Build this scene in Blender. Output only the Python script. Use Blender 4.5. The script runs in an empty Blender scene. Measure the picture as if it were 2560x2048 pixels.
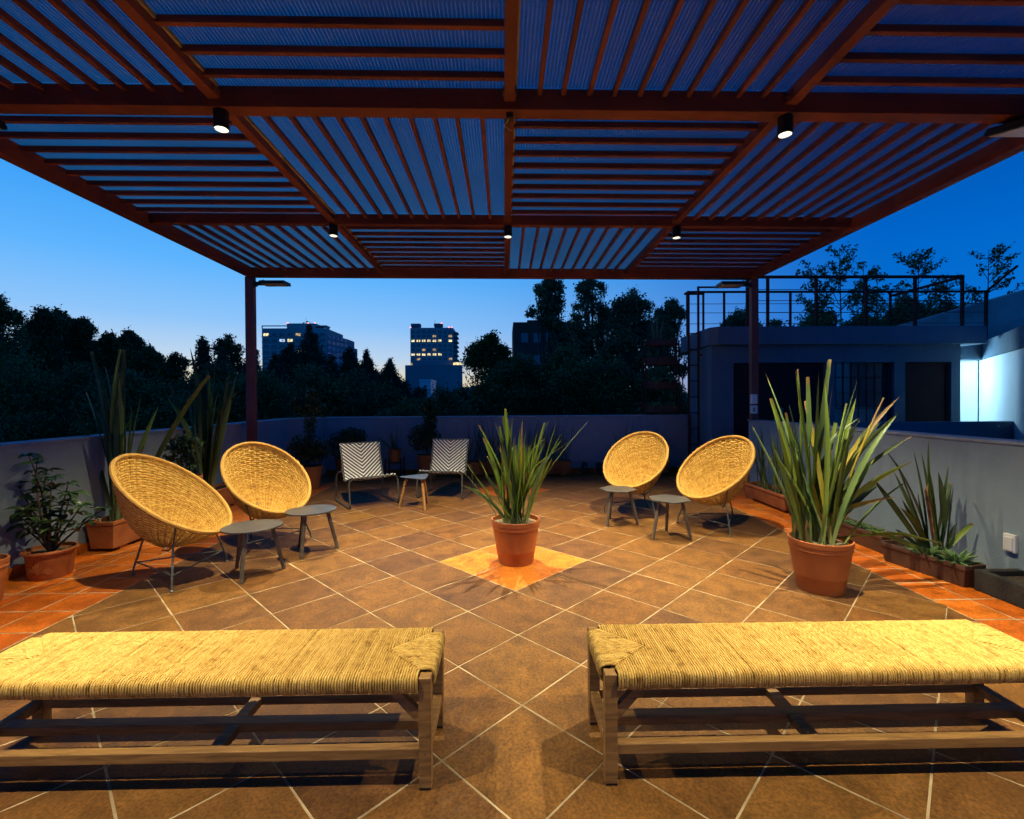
import bpy, bmesh, math, random
import numpy as np
from mathutils import Matrix, Vector

sc = bpy.context.scene
COL = sc.collection
R = math.radians
PI = math.pi
rnd = random.Random(7)

# ------------------------------------------------------------------ camera
cam_d = bpy.data.cameras.new('camera')
cam = bpy.data.objects.new('camera', cam_d)
COL.objects.link(cam)
sc.camera = cam
cam_d.sensor_width = 36.0
cam_d.lens = 1173.45 / 2560 * 36.0
cam_d.shift_y = -11.76 / 2560
cam_d.clip_start = 0.05
cam_d.clip_end = 9000
cam.matrix_world = (Matrix.Translation((0, 0, 1.375)) @ Matrix.Rotation(-0.0166, 4, 'Z')
                    @ Matrix.Rotation(PI / 2 - 0.009, 4, 'X') @ Matrix.Rotation(-0.006, 4, 'Z'))

# ------------------------------------------------------------------ dusk sky
world = bpy.data.worlds.new('World')
sc.world = world
world.use_nodes = True
wn, wl = world.node_tree.nodes, world.node_tree.links
wn.clear()


def ramp_node(nodes, stops, interp='LINEAR'):
    r = nodes.new('ShaderNodeValToRGB')
    r.color_ramp.interpolation = interp
    e = r.color_ramp.elements
    while len(e) > len(stops):
        e.remove(e[-1])
    while len(e) < len(stops):
        e.new(0.5)
    for k, (p, c) in enumerate(stops):
        e[k].position = p
        e[k].color = (*c, 1) if len(c) == 3 else c
    return r


tc = wn.new('ShaderNodeTexCoord')
sep = wn.new('ShaderNodeSeparateXYZ')
wl.new(tc.outputs['Generated'], sep.inputs[0])
flat = wn.new('ShaderNodeVectorMath'); flat.operation = 'MULTIPLY'
wl.new(tc.outputs['Generated'], flat.inputs[0]); flat.inputs[1].default_value = (1, 1, 0)
nrm = wn.new('ShaderNodeVectorMath'); nrm.operation = 'NORMALIZE'
wl.new(flat.outputs[0], nrm.inputs[0])
dot = wn.new('ShaderNodeVectorMath'); dot.operation = 'DOT_PRODUCT'
wl.new(nrm.outputs[0], dot.inputs[0]); dot.inputs[1].default_value = (-0.60, 0.80, 0)
mr = wn.new('ShaderNodeMapRange'); mr.interpolation_type = 'SMOOTHSTEP'
mr.inputs['From Min'].default_value = 0.22; mr.inputs['From Max'].default_value = 1.02
wl.new(dot.outputs['Value'], mr.inputs['Value'])
# colour against the sine of the elevation: towards the afterglow, and away from it
glow = ramp_node(wn, [(0.0, (0.92, 0.64, 0.30)), (0.045, (0.80, 0.72, 0.52)), (0.085, (0.52, 0.68, 0.86)),
                      (0.15, (0.27, 0.56, 0.96)), (0.24, (0.115, 0.46, 0.99)), (0.36, (0.03, 0.33, 0.93)),
                      (0.55, (0.005, 0.15, 0.60)), (1.0, (0.002, 0.055, 0.27))])
away = ramp_node(wn, [(0.0, (0.010, 0.18, 0.62)), (0.10, (0.003, 0.17, 0.66)), (0.25, (0.0, 0.135, 0.60)),
                      (0.45, (0.0, 0.065, 0.38)), (1.0, (0.003, 0.032, 0.17))])
wl.new(sep.outputs['Z'], glow.inputs[0])
wl.new(sep.outputs['Z'], away.inputs[0])
mx = wn.new('ShaderNodeMix'); mx.data_type = 'RGBA'
wl.new(mr.outputs[0], mx.inputs['Factor'])
wl.new(away.outputs[0], mx.inputs['A']); wl.new(glow.outputs[0], mx.inputs['B'])
bg = wn.new('ShaderNodeBackground'); bg.inputs['Strength'].default_value = 1.0
wl.new(mx.outputs['Result'], bg.inputs['Color'])
wo = wn.new('ShaderNodeOutputWorld'); wl.new(bg.outputs[0], wo.inputs[0])

vs = sc.view_settings
vs.view_transform = 'Standard'; vs.look = 'None'; vs.exposure = 0.0; vs.gamma = 1.0
vs.use_curve_mapping = False
sc.cycles.use_denoising = True
sc.cycles.max_bounces = 8
sc.cycles.sample_clamp_indirect = 6.0

LAMP_W = 565.0          # each ceiling downlight
LAMP_COL = (1.0, 0.86, 0.56)


# ------------------------------------------------------------------ materials
def new_mat(name):
    m = bpy.data.materials.new(name)
    m.use_nodes = True
    return m, m.node_tree.nodes, m.node_tree.links, m.node_tree.nodes['Principled BSDF']


def mat(name, c1, c2=None, scale=6.0, rough=0.7, bump=0.0, bscale=None, metal=0.0, per_obj=0.0, spec=0.4,
        detail=4, stretch=(1, 1, 1), coords='Object', lo=0.35, hi=0.65, island=0.0, translucent=0.0, sheen=0.0):
    """Principled colour mottled between c1 and c2; per_obj shifts brightness from piece to piece."""
    m, n, l, p = new_mat(name)
    p.inputs['Roughness'].default_value = rough
    p.inputs['Metallic'].default_value = metal
    p.inputs['Specular IOR Level'].default_value = spec
    if sheen:
        p.inputs['Sheen Weight'].default_value = sheen
    tcn = n.new('ShaderNodeTexCoord')
    mp = n.new('ShaderNodeMapping'); mp.inputs['Scale'].default_value = stretch
    l.new(tcn.outputs[coords], mp.inputs['Vector'])
    oi = n.new('ShaderNodeObjectInfo')
    off = n.new('ShaderNodeVectorMath'); off.operation = 'MULTIPLY_ADD'
    comb = n.new('ShaderNodeCombineXYZ')
    for k in range(3):
        l.new(oi.outputs['Random'], comb.inputs[k])
    l.new(comb.outputs[0], off.inputs[0]); off.inputs[1].default_value = (37, 53, 71)
    l.new(mp.outputs[0], off.inputs[2])
    nz = n.new('ShaderNodeTexNoise')
    nz.inputs['Scale'].default_value = scale; nz.inputs['Detail'].default_value = detail
    l.new(off.outputs[0], nz.inputs['Vector'])
    col = None
    rp = ramp_node(n, [(lo, c1), (hi, c2 or c1)])
    l.new(nz.outputs['Fac'], rp.inputs[0])
    col = rp.outputs[0]
    src = None
    if per_obj or island:
        hsv = n.new('ShaderNodeHueSaturation')
        l.new(col, hsv.inputs['Color'])
        mv = n.new('ShaderNodeMapRange')
        a = per_obj or island
        mv.inputs['To Min'].default_value = 1 - a; mv.inputs['To Max'].default_value = 1 + a
        if island:
            ge = n.new('ShaderNodeNewGeometry')
            l.new(ge.outputs['Random Per Island'], mv.inputs['Value'])
        else:
            l.new(oi.outputs['Random'], mv.inputs['Value'])
        l.new(mv.outputs[0], hsv.inputs['Value'])
        col = hsv.outputs[0]
    l.new(col, p.inputs['Base Color'])
    if bump:
        b = n.new('ShaderNodeBump'); b.inputs['Strength'].default_value = bump
        b.inputs['Distance'].default_value = 0.01
        nb = n.new('ShaderNodeTexNoise'); nb.inputs['Scale'].default_value = bscale or scale * 6
        nb.inputs['Detail'].default_value = 5
        l.new(off.outputs[0], nb.inputs['Vector'])
        l.new(nb.outputs['Fac'], b.inputs['Height']); l.new(b.outputs[0], p.inputs['Normal'])
    if translucent:
        tr = n.new('ShaderNodeBsdfTranslucent'); l.new(col, tr.inputs['Color'])
        ms = n.new('ShaderNodeMixShader'); ms.inputs[0].default_value = translucent
        l.new(p.outputs[0], ms.inputs[1]); l.new(tr.outputs[0], ms.inputs[2])
        l.new(ms.outputs[0], n['Material Output'].inputs['Surface'])
    return m


def age_leaf(m, tip=(0.24, 0.16, 0.055), base=(0.26, 0.29, 0.10), t0=0.955):
    """withered tip and pale sheath, following the blade's own length"""
    n, l = m.node_tree.nodes, m.node_tree.links
    p = n['Principled BSDF']
    src = p.inputs['Base Color'].links[0].from_socket
    at = n.new('ShaderNodeAttribute'); at.attribute_name = 't'
    oi = n.new('ShaderNodeObjectInfo')
    sh = n.new('ShaderNodeMath'); sh.operation = 'MULTIPLY_ADD'; sh.inputs[1].default_value = 0.12; sh.inputs[2].default_value = -0.07
    l.new(oi.outputs['Random'], sh.inputs[0])
    ad = n.new('ShaderNodeMath'); l.new(at.outputs['Fac'], ad.inputs[0]); l.new(sh.outputs[0], ad.inputs[1])
    r1 = ramp_node(n, [(t0, (0, 0, 0)), (min(1, t0 + 0.06), (1, 1, 1))]); l.new(ad.outputs[0], r1.inputs[0])
    r2 = ramp_node(n, [(0.02, (0.7, 0.7, 0.7)), (0.22, (0, 0, 0))]); l.new(at.outputs['Fac'], r2.inputs[0])
    m1 = n.new('ShaderNodeMix'); m1.data_type = 'RGBA'; l.new(r2.outputs[0], m1.inputs['Factor']); l.new(src, m1.inputs['A']); m1.inputs['B'].default_value = (*base, 1)
    m2 = n.new('ShaderNodeMix'); m2.data_type = 'RGBA'; l.new(r1.outputs[0], m2.inputs['Factor']); l.new(m1.outputs['Result'], m2.inputs['A']); m2.inputs['B'].default_value = (*tip, 1)
    l.new(m2.outputs['Result'], p.inputs['Base Color'])
    for nd in n:
        if nd.type == 'BSDF_TRANSLUCENT': l.new(m2.outputs['Result'], nd.inputs['Color'])


def emit(name, color, strength):
    m, n, l, p = new_mat(name)
    p.inputs['Base Color'].default_value = (*color, 1)
    p.inputs['Emission Color'].default_value = (*color, 1)
    p.inputs['Emission Strength'].default_value = strength
    if 'window' in name:                                  # curtains, lamps and furniture behind the pane
        oi = n.new('ShaderNodeObjectInfo'); tcn = n.new('ShaderNodeTexCoord')
        ad = n.new('ShaderNodeVectorMath'); ad.operation = 'ADD'
        l.new(tcn.outputs['Object'], ad.inputs[0]); l.new(oi.outputs['Location'], ad.inputs[1])
        nz = n.new('ShaderNodeTexNoise'); nz.inputs['Scale'].default_value = 0.9; l.new(ad.outputs[0], nz.inputs['Vector'])
        mv = n.new('ShaderNodeMapRange'); mv.inputs['From Min'].default_value = 0.36; mv.inputs['From Max'].default_value = 0.62
        mv.inputs['To Min'].default_value = strength * 0.12; mv.inputs['To Max'].default_value = strength * 1.5
        l.new(nz.outputs['Fac'], mv.inputs['Value']); l.new(mv.outputs[0], p.inputs['Emission Strength'])
    return m


def tile_mat(name, tones, rough):
    """Glazed stoneware: each tile takes its own tone, cloudy mottling and fine scuffs on it."""
    m, n, l, p = new_mat(name)
    tcn = n.new('ShaderNodeTexCoord'); oi = n.new('ShaderNodeObjectInfo')
    comb = n.new('ShaderNodeCombineXYZ')
    for k in range(3):
        l.new(oi.outputs['Random'], comb.inputs[k])
    off = n.new('ShaderNodeVectorMath'); off.operation = 'MULTIPLY_ADD'
    l.new(comb.outputs[0], off.inputs[0]); off.inputs[1].default_value = (91, 47, 13)
    l.new(tcn.outputs['Object'], off.inputs[2])
    p.inputs['Specular IOR Level'].default_value = 0.22
    base = ramp_node(n, [(k / (len(tones) - 1), c) for k, c in enumerate(tones)])
    l.new(oi.outputs['Random'], base.inputs[0])
    n1 = n.new('ShaderNodeTexNoise'); n1.inputs['Scale'].default_value = 7; n1.inputs['Detail'].default_value = 8
    n1.inputs['Roughness'].default_value = 0.65; n1.inputs['Distortion'].default_value = 0.6
    l.new(off.outputs[0], n1.inputs['Vector'])
    mr1 = n.new('ShaderNodeMapRange'); mr1.inputs['From Min'].default_value = 0.3; mr1.inputs['From Max'].default_value = 0.7
    mr1.inputs['To Min'].default_value = 0.58; mr1.inputs['To Max'].default_value = 1.42
    l.new(n1.outputs['Fac'], mr1.inputs['Value'])
    n2 = n.new('ShaderNodeTexNoise'); n2.inputs['Scale'].default_value = 85; n2.inputs['Detail'].default_value = 3
    l.new(off.outputs[0], n2.inputs['Vector'])
    mr2 = n.new('ShaderNodeMapRange'); mr2.inputs['From Min'].default_value = 0.3; mr2.inputs['From Max'].default_value = 0.75
    mr2.inputs['To Min'].default_value = 0.66; mr2.inputs['To Max'].default_value = 1.42
    l.new(n2.outputs['Fac'], mr2.inputs['Value'])
    mu = n.new('ShaderNodeMath'); mu.operation = 'MULTIPLY'
    l.new(mr1.outputs[0], mu.inputs[0]); l.new(mr2.outputs[0], mu.inputs[1])
    hsv = n.new('ShaderNodeHueSaturation'); l.new(base.outputs[0], hsv.inputs['Color']); l.new(mu.outputs[0], hsv.inputs['Value'])
    # pale scuffs and lime bloom
    n3 = n.new('ShaderNodeTexNoise'); n3.inputs['Scale'].default_value = 3.2; n3.inputs['Detail'].default_value = 9
    n3.inputs['Roughness'].default_value = 0.75
    l.new(off.outputs[0], n3.inputs['Vector'])
    r3 = ramp_node(n, [(0.62, (0, 0, 0)), (0.80, (0.22, 0.22, 0.22))]); l.new(n3.outputs['Fac'], r3.inputs[0])
    mixc = n.new('ShaderNodeMix'); mixc.data_type = 'RGBA'
    l.new(r3.outputs[0], mixc.inputs['Factor']); l.new(hsv.outputs[0], mixc.inputs['A'])
    mixc.inputs['B'].default_value = (0.34, 0.27, 0.18, 1)
    l.new(mixc.outputs['Result'], p.inputs['Base Color'])
    mr4 = n.new('ShaderNodeMapRange'); mr4.inputs['To Min'].default_value = rough - 0.1; mr4.inputs['To Max'].default_value = rough + 0.2
    l.new(n1.outputs['Fac'], mr4.inputs['Value']); l.new(mr4.outputs[0], p.inputs['Roughness'])
    b = n.new('ShaderNodeBump'); b.inputs['Strength'].default_value = 0.25; b.inputs['Distance'].default_value = 0.004
    l.new(n1.outputs['Fac'], b.inputs['Height']); l.new(b.outputs[0], p.inputs['Normal'])
    return m


def wood_mat(name, c1, c2):
    m, n, l, p = new_mat(name)
    tcn = n.new('ShaderNodeTexCoord'); mp = n.new('ShaderNodeMapping')
    mp.inputs['Scale'].default_value = (1, 9, 9)
    l.new(tcn.outputs['Object'], mp.inputs['Vector'])
    nz = n.new('ShaderNodeTexNoise'); nz.inputs['Scale'].default_value = 5; nz.inputs['Detail'].default_value = 7
    nz.inputs['Distortion'].default_value = 1.2
    l.new(mp.outputs[0], nz.inputs['Vector'])
    rp = ramp_node(n, [(0.3, c1), (0.72, c2)]); l.new(nz.outputs['Fac'], rp.inputs[0])
    l.new(rp.outputs[0], p.inputs['Base Color'])
    p.inputs['Roughness'].default_value = 0.62
    b = n.new('ShaderNodeBump'); b.inputs['Strength'].default_value = 0.3; b.inputs['Distance'].default_value = 0.004
    l.new(nz.outputs['Fac'], b.inputs['Height']); l.new(b.outputs[0], p.inputs['Normal'])
    return m


def straw_mat(name, tones, rough=0.72):
    """Dried palm / rush cord: each strand its own straw tone, flecked along its length."""
    m, n, l, p = new_mat(name)
    ge = n.new('ShaderNodeNewGeometry'); tcn = n.new('ShaderNodeTexCoord')
    rp = ramp_node(n, [(k / (len(tones) - 1), c) for k, c in enumerate(tones)])
    nz = n.new('ShaderNodeTexNoise'); nz.inputs['Scale'].default_value = 26; nz.inputs['Detail'].default_value = 5
    l.new(tcn.outputs['Object'], nz.inputs['Vector'])
    ad = n.new('ShaderNodeMath'); ad.operation = 'MULTIPLY_ADD'; ad.inputs[1].default_value = 0.45
    l.new(ge.outputs['Random Per Island'], ad.inputs[0])
    sb = n.new('ShaderNodeMapRange'); sb.inputs['From Min'].default_value = 0.3; sb.inputs['From Max'].default_value = 0.7
    sb.inputs['To Max'].default_value = 0.55
    l.new(nz.outputs['Fac'], sb.inputs['Value']); l.new(sb.outputs[0], ad.inputs[2])
    l.new(ad.outputs[0], rp.inputs[0])
    n2 = n.new('ShaderNodeTexNoise'); n2.inputs['Scale'].default_value = 240; n2.inputs['Detail'].default_value = 2
    l.new(tcn.outputs['Object'], n2.inputs['Vector'])
    mv = n.new('ShaderNodeMapRange'); mv.inputs['From Min'].default_value = 0.35; mv.inputs['From Max'].default_value = 0.65
    mv.inputs['To Min'].default_value = 0.72; mv.inputs['To Max'].default_value = 1.22
    l.new(n2.outputs['Fac'], mv.inputs['Value'])
    hsv = n.new('ShaderNodeHueSaturation'); l.new(rp.outputs[0], hsv.inputs['Color']); l.new(mv.outputs[0], hsv.inputs['Value'])
    l.new(hsv.outputs[0], p.inputs['Base Color'])
    p.inputs['Roughness'].default_value = rough; p.inputs['Specular IOR Level'].default_value = 0.15
    b = n.new('ShaderNodeBump'); b.inputs['Strength'].default_value = 0.5; b.inputs['Distance'].default_value = 0.003
    l.new(n2.outputs['Fac'], b.inputs['Height']); l.new(b.outputs[0], p.inputs['Normal'])
    return m


def wall_mat(name, c1, c2, stain):
    """Painted render: faint roller mottling, rain streaks running down, hairline bumps."""
    m, n, l, p = new_mat(name)
    tcn = n.new('ShaderNodeTexCoord')
    n1 = n.new('ShaderNodeTexNoise'); n1.inputs['Scale'].default_value = 2.2; n1.inputs['Detail'].default_value = 10; n1.inputs['Roughness'].default_value = 0.65
    l.new(tcn.outputs['Object'], n1.inputs['Vector'])
    rp = ramp_node(n, [(0.3, c1), (0.7, c2)]); l.new(n1.outputs['Fac'], rp.inputs[0])
    mp = n.new('ShaderNodeMapping'); mp.inputs['Scale'].default_value = (4, 4, 0.6)
    l.new(tcn.outputs['Object'], mp.inputs['Vector'])
    n2 = n.new('ShaderNodeTexNoise'); n2.inputs['Scale'].default_value = 1.6; n2.inputs['Detail'].default_value = 5
    l.new(mp.outputs[0], n2.inputs['Vector'])
    r2 = ramp_node(n, [(0.56, (0, 0, 0)), (0.85, (0.5, 0.5, 0.5))]); l.new(n2.outputs['Fac'], r2.inputs[0])
    mixc = n.new('ShaderNodeMix'); mixc.data_type = 'RGBA'
    l.new(r2.outputs[0], mixc.inputs['Factor']); l.new(rp.outputs[0], mixc.inputs['A'])
    mixc.inputs['B'].default_value = (*stain, 1)
    l.new(mixc.outputs['Result'], p.inputs['Base Color'])
    p.inputs['Roughness'].default_value = 0.85; p.inputs['Specular IOR Level'].default_value = 0.25
    n3 = n.new('ShaderNodeTexNoise'); n3.inputs['Scale'].default_value = 55; n3.inputs['Detail'].default_value = 6
    l.new(tcn.outputs['Object'], n3.inputs['Vector'])
    b = n.new('ShaderNodeBump'); b.inputs['Strength'].default_value = 0.35; b.inputs['Distance'].default_value = 0.006
    l.new(n3.outputs['Fac'], b.inputs['Height']); l.new(b.outputs[0], p.inputs['Normal'])
    return m


def sheet_mat():
    """Fluted twin-wall polycarbonate: smoky tint, fine ribs, a little gloss and scatter."""
    m, n, l, p = new_mat('polycarbonate')
    tcn = n.new('ShaderNodeTexCoord'); sp = n.new('ShaderNodeSeparateXYZ')
    l.new(tcn.outputs['Object'], sp.inputs[0])
    s = n.new('ShaderNodeMath'); s.operation = 'MULTIPLY'; s.inputs[1].default_value = 2 * PI / 0.021
    l.new(sp.outputs['X'], s.inputs[0])
    sn = n.new('ShaderNodeMath'); sn.operation = 'SINE'; l.new(s.outputs[0], sn.inputs[0])
    mr_ = n.new('ShaderNodeMapRange'); mr_.inputs['From Min'].default_value = -1
    mr_.inputs['To Min'].default_value = 0.50; mr_.inputs['To Max'].default_value = 1.15
    l.new(sn.outputs[0], mr_.inputs['Value'])
    nz = n.new('ShaderNodeTexNoise'); nz.inputs['Scale'].default_value = 1.3; nz.inputs['Detail'].default_value = 6
    l.new(tcn.outputs['Object'], nz.inputs['Vector'])
    md = n.new('ShaderNodeMapRange'); md.inputs['From Min'].default_value = 0.3; md.inputs['From Max'].default_value = 0.7
    md.inputs['To Min'].default_value = 0.75; md.inputs['To Max'].default_value = 1.0
    l.new(nz.outputs['Fac'], md.inputs['Value'])
    mu = n.new('ShaderNodeMath'); mu.operation = 'MULTIPLY'; l.new(mr_.outputs[0], mu.inputs[0]); l.new(md.outputs[0], mu.inputs[1])
    hs = n.new('ShaderNodeHueSaturation'); hs.inputs['Color'].default_value = (0.25, 0.34, 0.38, 1)
    l.new(mu.outputs[0], hs.inputs['Value'])
    tr = n.new('ShaderNodeBsdfTransparent'); l.new(hs.outputs[0], tr.inputs['Color'])
    p.inputs['Base Color'].default_value = (0.14, 0.15, 0.18, 1)
    p.inputs['Roughness'].default_value = 0.28
    b = n.new('ShaderNodeBump'); b.inputs['Strength'].default_value = 0.35; b.inputs['Distance'].default_value = 0.003
    l.new(sn.outputs[0], b.inputs['Height']); l.new(b.outputs[0], p.inputs['Normal'])
    ms = n.new('ShaderNodeMixShader'); ms.inputs[0].default_value = 0.30
    l.new(tr.outputs[0], ms.inputs[1]); l.new(p.outputs[0], ms.inputs[2])
    l.new(ms.outputs[0], n['Material Output'].inputs['Surface'])
    return m


def stripe_mat():
    m, n, l, p = new_mat('striped_cord')
    uv = n.new('ShaderNodeUVMap'); sp = n.new('ShaderNodeSeparateXYZ'); l.new(uv.outputs[0], sp.inputs[0])
    a = n.new('ShaderNodeMath'); a.operation = 'SUBTRACT'; l.new(sp.outputs['X'], a.inputs[0]); a.inputs[1].default_value = 0.28
    ab = n.new('ShaderNodeMath'); ab.operation = 'ABSOLUTE'; l.new(a.outputs[0], ab.inputs[0])
    # chevron: distance up the sling minus sideways distance (metres)
    sb = n.new('ShaderNodeMath'); sb.operation = 'MULTIPLY_ADD'; sb.inputs[1].default_value = -0.85
    l.new(ab.outputs[0], sb.inputs[0]); l.new(sp.outputs['Y'], sb.inputs[2])
    fr = n.new('ShaderNodeMath'); fr.operation = 'MULTIPLY'; fr.inputs[1].default_value = 1 / 0.050; l.new(sb.outputs[0], fr.inputs[0])
    f2 = n.new('ShaderNodeMath'); f2.operation = 'FRACT'; l.new(fr.outputs[0], f2.inputs[0])
    gt = n.new('ShaderNodeMath'); gt.operation = 'GREATER_THAN'; gt.inputs[1].default_value = 0.5; l.new(f2.outputs[0], gt.inputs[0])
    mixc = n.new('ShaderNodeMix'); mixc.data_type = 'RGBA'; l.new(gt.outputs[0], mixc.inputs['Factor'])
    mixc.inputs['A'].default_value = (0.012, 0.012, 0.014, 1); mixc.inputs['B'].default_value = (0.86, 0.86, 0.80, 1)
    # cords run across: fine beads in both directions
    nz = n.new('ShaderNodeTexNoise'); nz.inputs['Scale'].default_value = 160; l.new(uv.outputs[0], nz.inputs['Vector'])
    wv = n.new('ShaderNodeMath'); wv.operation = 'MULTIPLY'; wv.inputs[1].default_value = 2 * PI / 0.0115; l.new(sp.outputs['Y'], wv.inputs[0])
    sn = n.new('ShaderNodeMath'); sn.operation = 'SINE'; l.new(wv.outputs[0], sn.inputs[0])
    b = n.new('ShaderNodeBump'); b.inputs['Strength'].default_value = 0.6; b.inputs['Distance'].default_value = 0.003
    l.new(sn.outputs[0], b.inputs['Height']); l.new(b.outputs[0], p.inputs['Normal'])
    hsv = n.new('ShaderNodeHueSaturation'); l.new(mixc.outputs['Result'], hsv.inputs['Color'])
    mv = n.new('ShaderNodeMapRange'); mv.inputs['To Min'].default_value = 0.7; mv.inputs['To Max'].default_value = 1.25
    l.new(nz.outputs['Fac'], mv.inputs['Value']); l.new(mv.outputs[0], hsv.inputs['Value'])
    l.new(hsv.outputs[0], p.inputs['Base Color']); p.inputs['Roughness'].default_value = 0.55
    return m


M = {}
M['tile'] = tile_mat('brown_tile', [(0.1241, 0.0519, 0.0116), (0.1601, 0.0699, 0.0127), (0.1187, 0.0503, 0.0140), (0.1654, 0.0740, 0.0140),
                                    (0.1060, 0.0453, 0.0131), (0.1452, 0.0591, 0.0098), (0.1675, 0.0772, 0.0165)], 0.55)
M['terra'] = tile_mat('terracotta_tile', [(0.4200, 0.0983, 0.0072), (0.3600, 0.0727, 0.0054), (0.5000, 0.1283, 0.0096), (0.4000, 0.0838, 0.0060), (0.5200, 0.1454, 0.0132)], 0.40)
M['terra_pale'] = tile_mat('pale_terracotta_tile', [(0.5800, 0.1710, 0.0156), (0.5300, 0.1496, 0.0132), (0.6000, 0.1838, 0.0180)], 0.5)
M['grout'] = mat('grout', (0.1968, 0.1397, 0.0688), (0.4692, 0.3610, 0.2066), 6, 0.9, 0.4, 120)
M['wall'] = wall_mat('grey_render', (0.1804, 0.2401, 0.2800), (0.2332, 0.2989, 0.3400), (0.1056, 0.1323, 0.1450))
M['coping'] = mat('coping', (0.20, 0.23, 0.28), (0.26, 0.30, 0.35), 5, 0.8, 0.3, 60)
M['block'] = wall_mat('shaded_grey_render', (0.072, 0.120, 0.165), (0.090, 0.145, 0.195), (0.055, 0.085, 0.11))  # grey paint again, with the blue dusk shade put into its colour
M['palewall'] = wall_mat('pale_render', (0.55, 0.60, 0.62), (0.62, 0.67, 0.69), (0.45, 0.49, 0.5))
M['concrete'] = mat('bare_concrete', (0.22, 0.21, 0.20), (0.42, 0.41, 0.38), 1.6, 0.9, 0.5, 18)
M['steel'] = mat('rust_red_paint', (0.1163, 0.0310, 0.0220), (0.2180, 0.0559, 0.0368), 2.6, 0.58, 0.25, 50, per_obj=0.2, spec=0.4, detail=11, lo=0.28, hi=0.68)
M['dullsteel'] = mat('dull_red_oxide', (0.060, 0.020, 0.016), (0.085, 0.028, 0.022), 5, 0.85, 0.1, 40, per_obj=0.1, spec=0.15)
M['sheet'] = sheet_mat()
M['foam'] = mat('yellowed_edge_tape', (0.30, 0.24, 0.11), (0.46, 0.38, 0.19), 14, 0.8, 0.3, 60)
M['black'] = mat('black_paint', (0.012, 0.013, 0.013), (0.020, 0.021, 0.021), 9, 0.42)
M['reflector'] = mat('lamp_reflector', (0.4, 0.4, 0.34), None, 4, 0.3)
M['lamp'] = emit('lit_led', (1.0, 0.93, 0.74), 30.0)
M['ledpanel'] = mat('unlit_led_panel', (0.50, 0.45, 0.33), (0.56, 0.50, 0.38), 30, 0.35)
M['lens'] = mat('frosted_lens', (0.72, 0.76, 0.80), (0.8, 0.83, 0.86), 12, 0.3)
M['straw'] = straw_mat('rush_cord', [(0.1918, 0.0984, 0.0176), (0.4946, 0.3003, 0.0666), (0.5855, 0.3676, 0.0882), (0.6561, 0.4349, 0.1225), (0.4744, 0.2951, 0.0666)])
M['gapdark'] = mat('dark_gap_backing', (0.0500, 0.0256, 0.0060), (0.1200, 0.0641, 0.0150), 40, 0.9)  # painted dark to stand in for shade in the gaps between cords
M['wicker'] = straw_mat('palm_wicker', [(0.3400, 0.1755, 0.0310), (0.5000, 0.2863, 0.0586), (0.6000, 0.3694, 0.0828), (0.6600, 0.4248, 0.1104)])
M['rim'] = straw_mat('palm_rim', [(0.3600, 0.1847, 0.0379), (0.4800, 0.2677, 0.0586), (0.5400, 0.3140, 0.0759)])
M['wood'] = wood_mat('stained_pine', (0.1638, 0.0773, 0.0170), (0.3604, 0.1905, 0.0479))
M['leg_wood'] = wood_mat('worn_wood_leg', (0.2000, 0.0898, 0.0240), (0.4200, 0.2137, 0.0600))
M['tabletop'] = mat('grey_enamel_top', (0.0464, 0.0448, 0.0400), (0.0704, 0.0664, 0.0576), 7, 0.42, 0.1, 90)
M['navytop'] = mat('blue_grey_enamel_top', (0.075, 0.090, 0.115), (0.095, 0.11, 0.14), 7, 0.35, 0.05, 90)
M['tableleg'] = mat('grey_brown_leg', (0.075, 0.062, 0.045), (0.12, 0.098, 0.07), 20, 0.5)
M['rod'] = mat('grey_green_rod', (0.075, 0.085, 0.072), (0.16, 0.175, 0.15), 45, 0.4, metal=0.35)
M['tube'] = mat('grey_tube', (0.070, 0.072, 0.060), (0.10, 0.10, 0.085), 25, 0.35, metal=0.3)
M['stripe'] = stripe_mat()
M['pot'] = mat('clay_plastic_pot', (0.3300, 0.0898, 0.0180), (0.4800, 0.1496, 0.0348), 4, 0.6, 0.12, 60, detail=9, lo=0.3, hi=0.75)
M['clay'] = mat('fired_clay', (0.2400, 0.0616, 0.0120), (0.4600, 0.1582, 0.0420), 4, 0.85, 0.4, 60, per_obj=0.12, detail=10, lo=0.3, hi=0.75)
M['brownplastic'] = mat('brown_plastic', (0.060, 0.030, 0.018), (0.085, 0.042, 0.025), 9, 0.5, 0.1, 60)
M['soil'] = mat('soil', (0.035, 0.024, 0.014), (0.30, 0.24, 0.14), 48, 0.95, 0.9, 70)
M['darksoil'] = mat('dark_soil', (0.018, 0.012, 0.008), (0.06, 0.042, 0.024), 40, 0.95, 0.9, 70)
M['darkcurb'] = mat('dark_stained_concrete', (0.0060, 0.0060, 0.0054), (0.0240, 0.0228, 0.0180), 7, 0.85, 0.5, 50)
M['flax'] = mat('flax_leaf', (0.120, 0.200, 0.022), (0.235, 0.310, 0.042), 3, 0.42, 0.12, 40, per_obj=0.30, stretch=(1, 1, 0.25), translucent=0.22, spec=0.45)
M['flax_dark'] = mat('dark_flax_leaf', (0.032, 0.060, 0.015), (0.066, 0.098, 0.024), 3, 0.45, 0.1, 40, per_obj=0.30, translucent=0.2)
M['flax_yellow'] = mat('yellowing_leaf', (0.20, 0.20, 0.022), (0.46, 0.33, 0.03), 9, 0.5, 0.1, 40, per_obj=0.2, translucent=0.22, stretch=(1, 1, 0.4))
M['flax_blue'] = mat('greyish_flax_leaf', (0.085, 0.150, 0.045), (0.15, 0.23, 0.07), 3, 0.38, 0.12, 40, per_obj=0.3, translucent=0.2)
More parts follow.
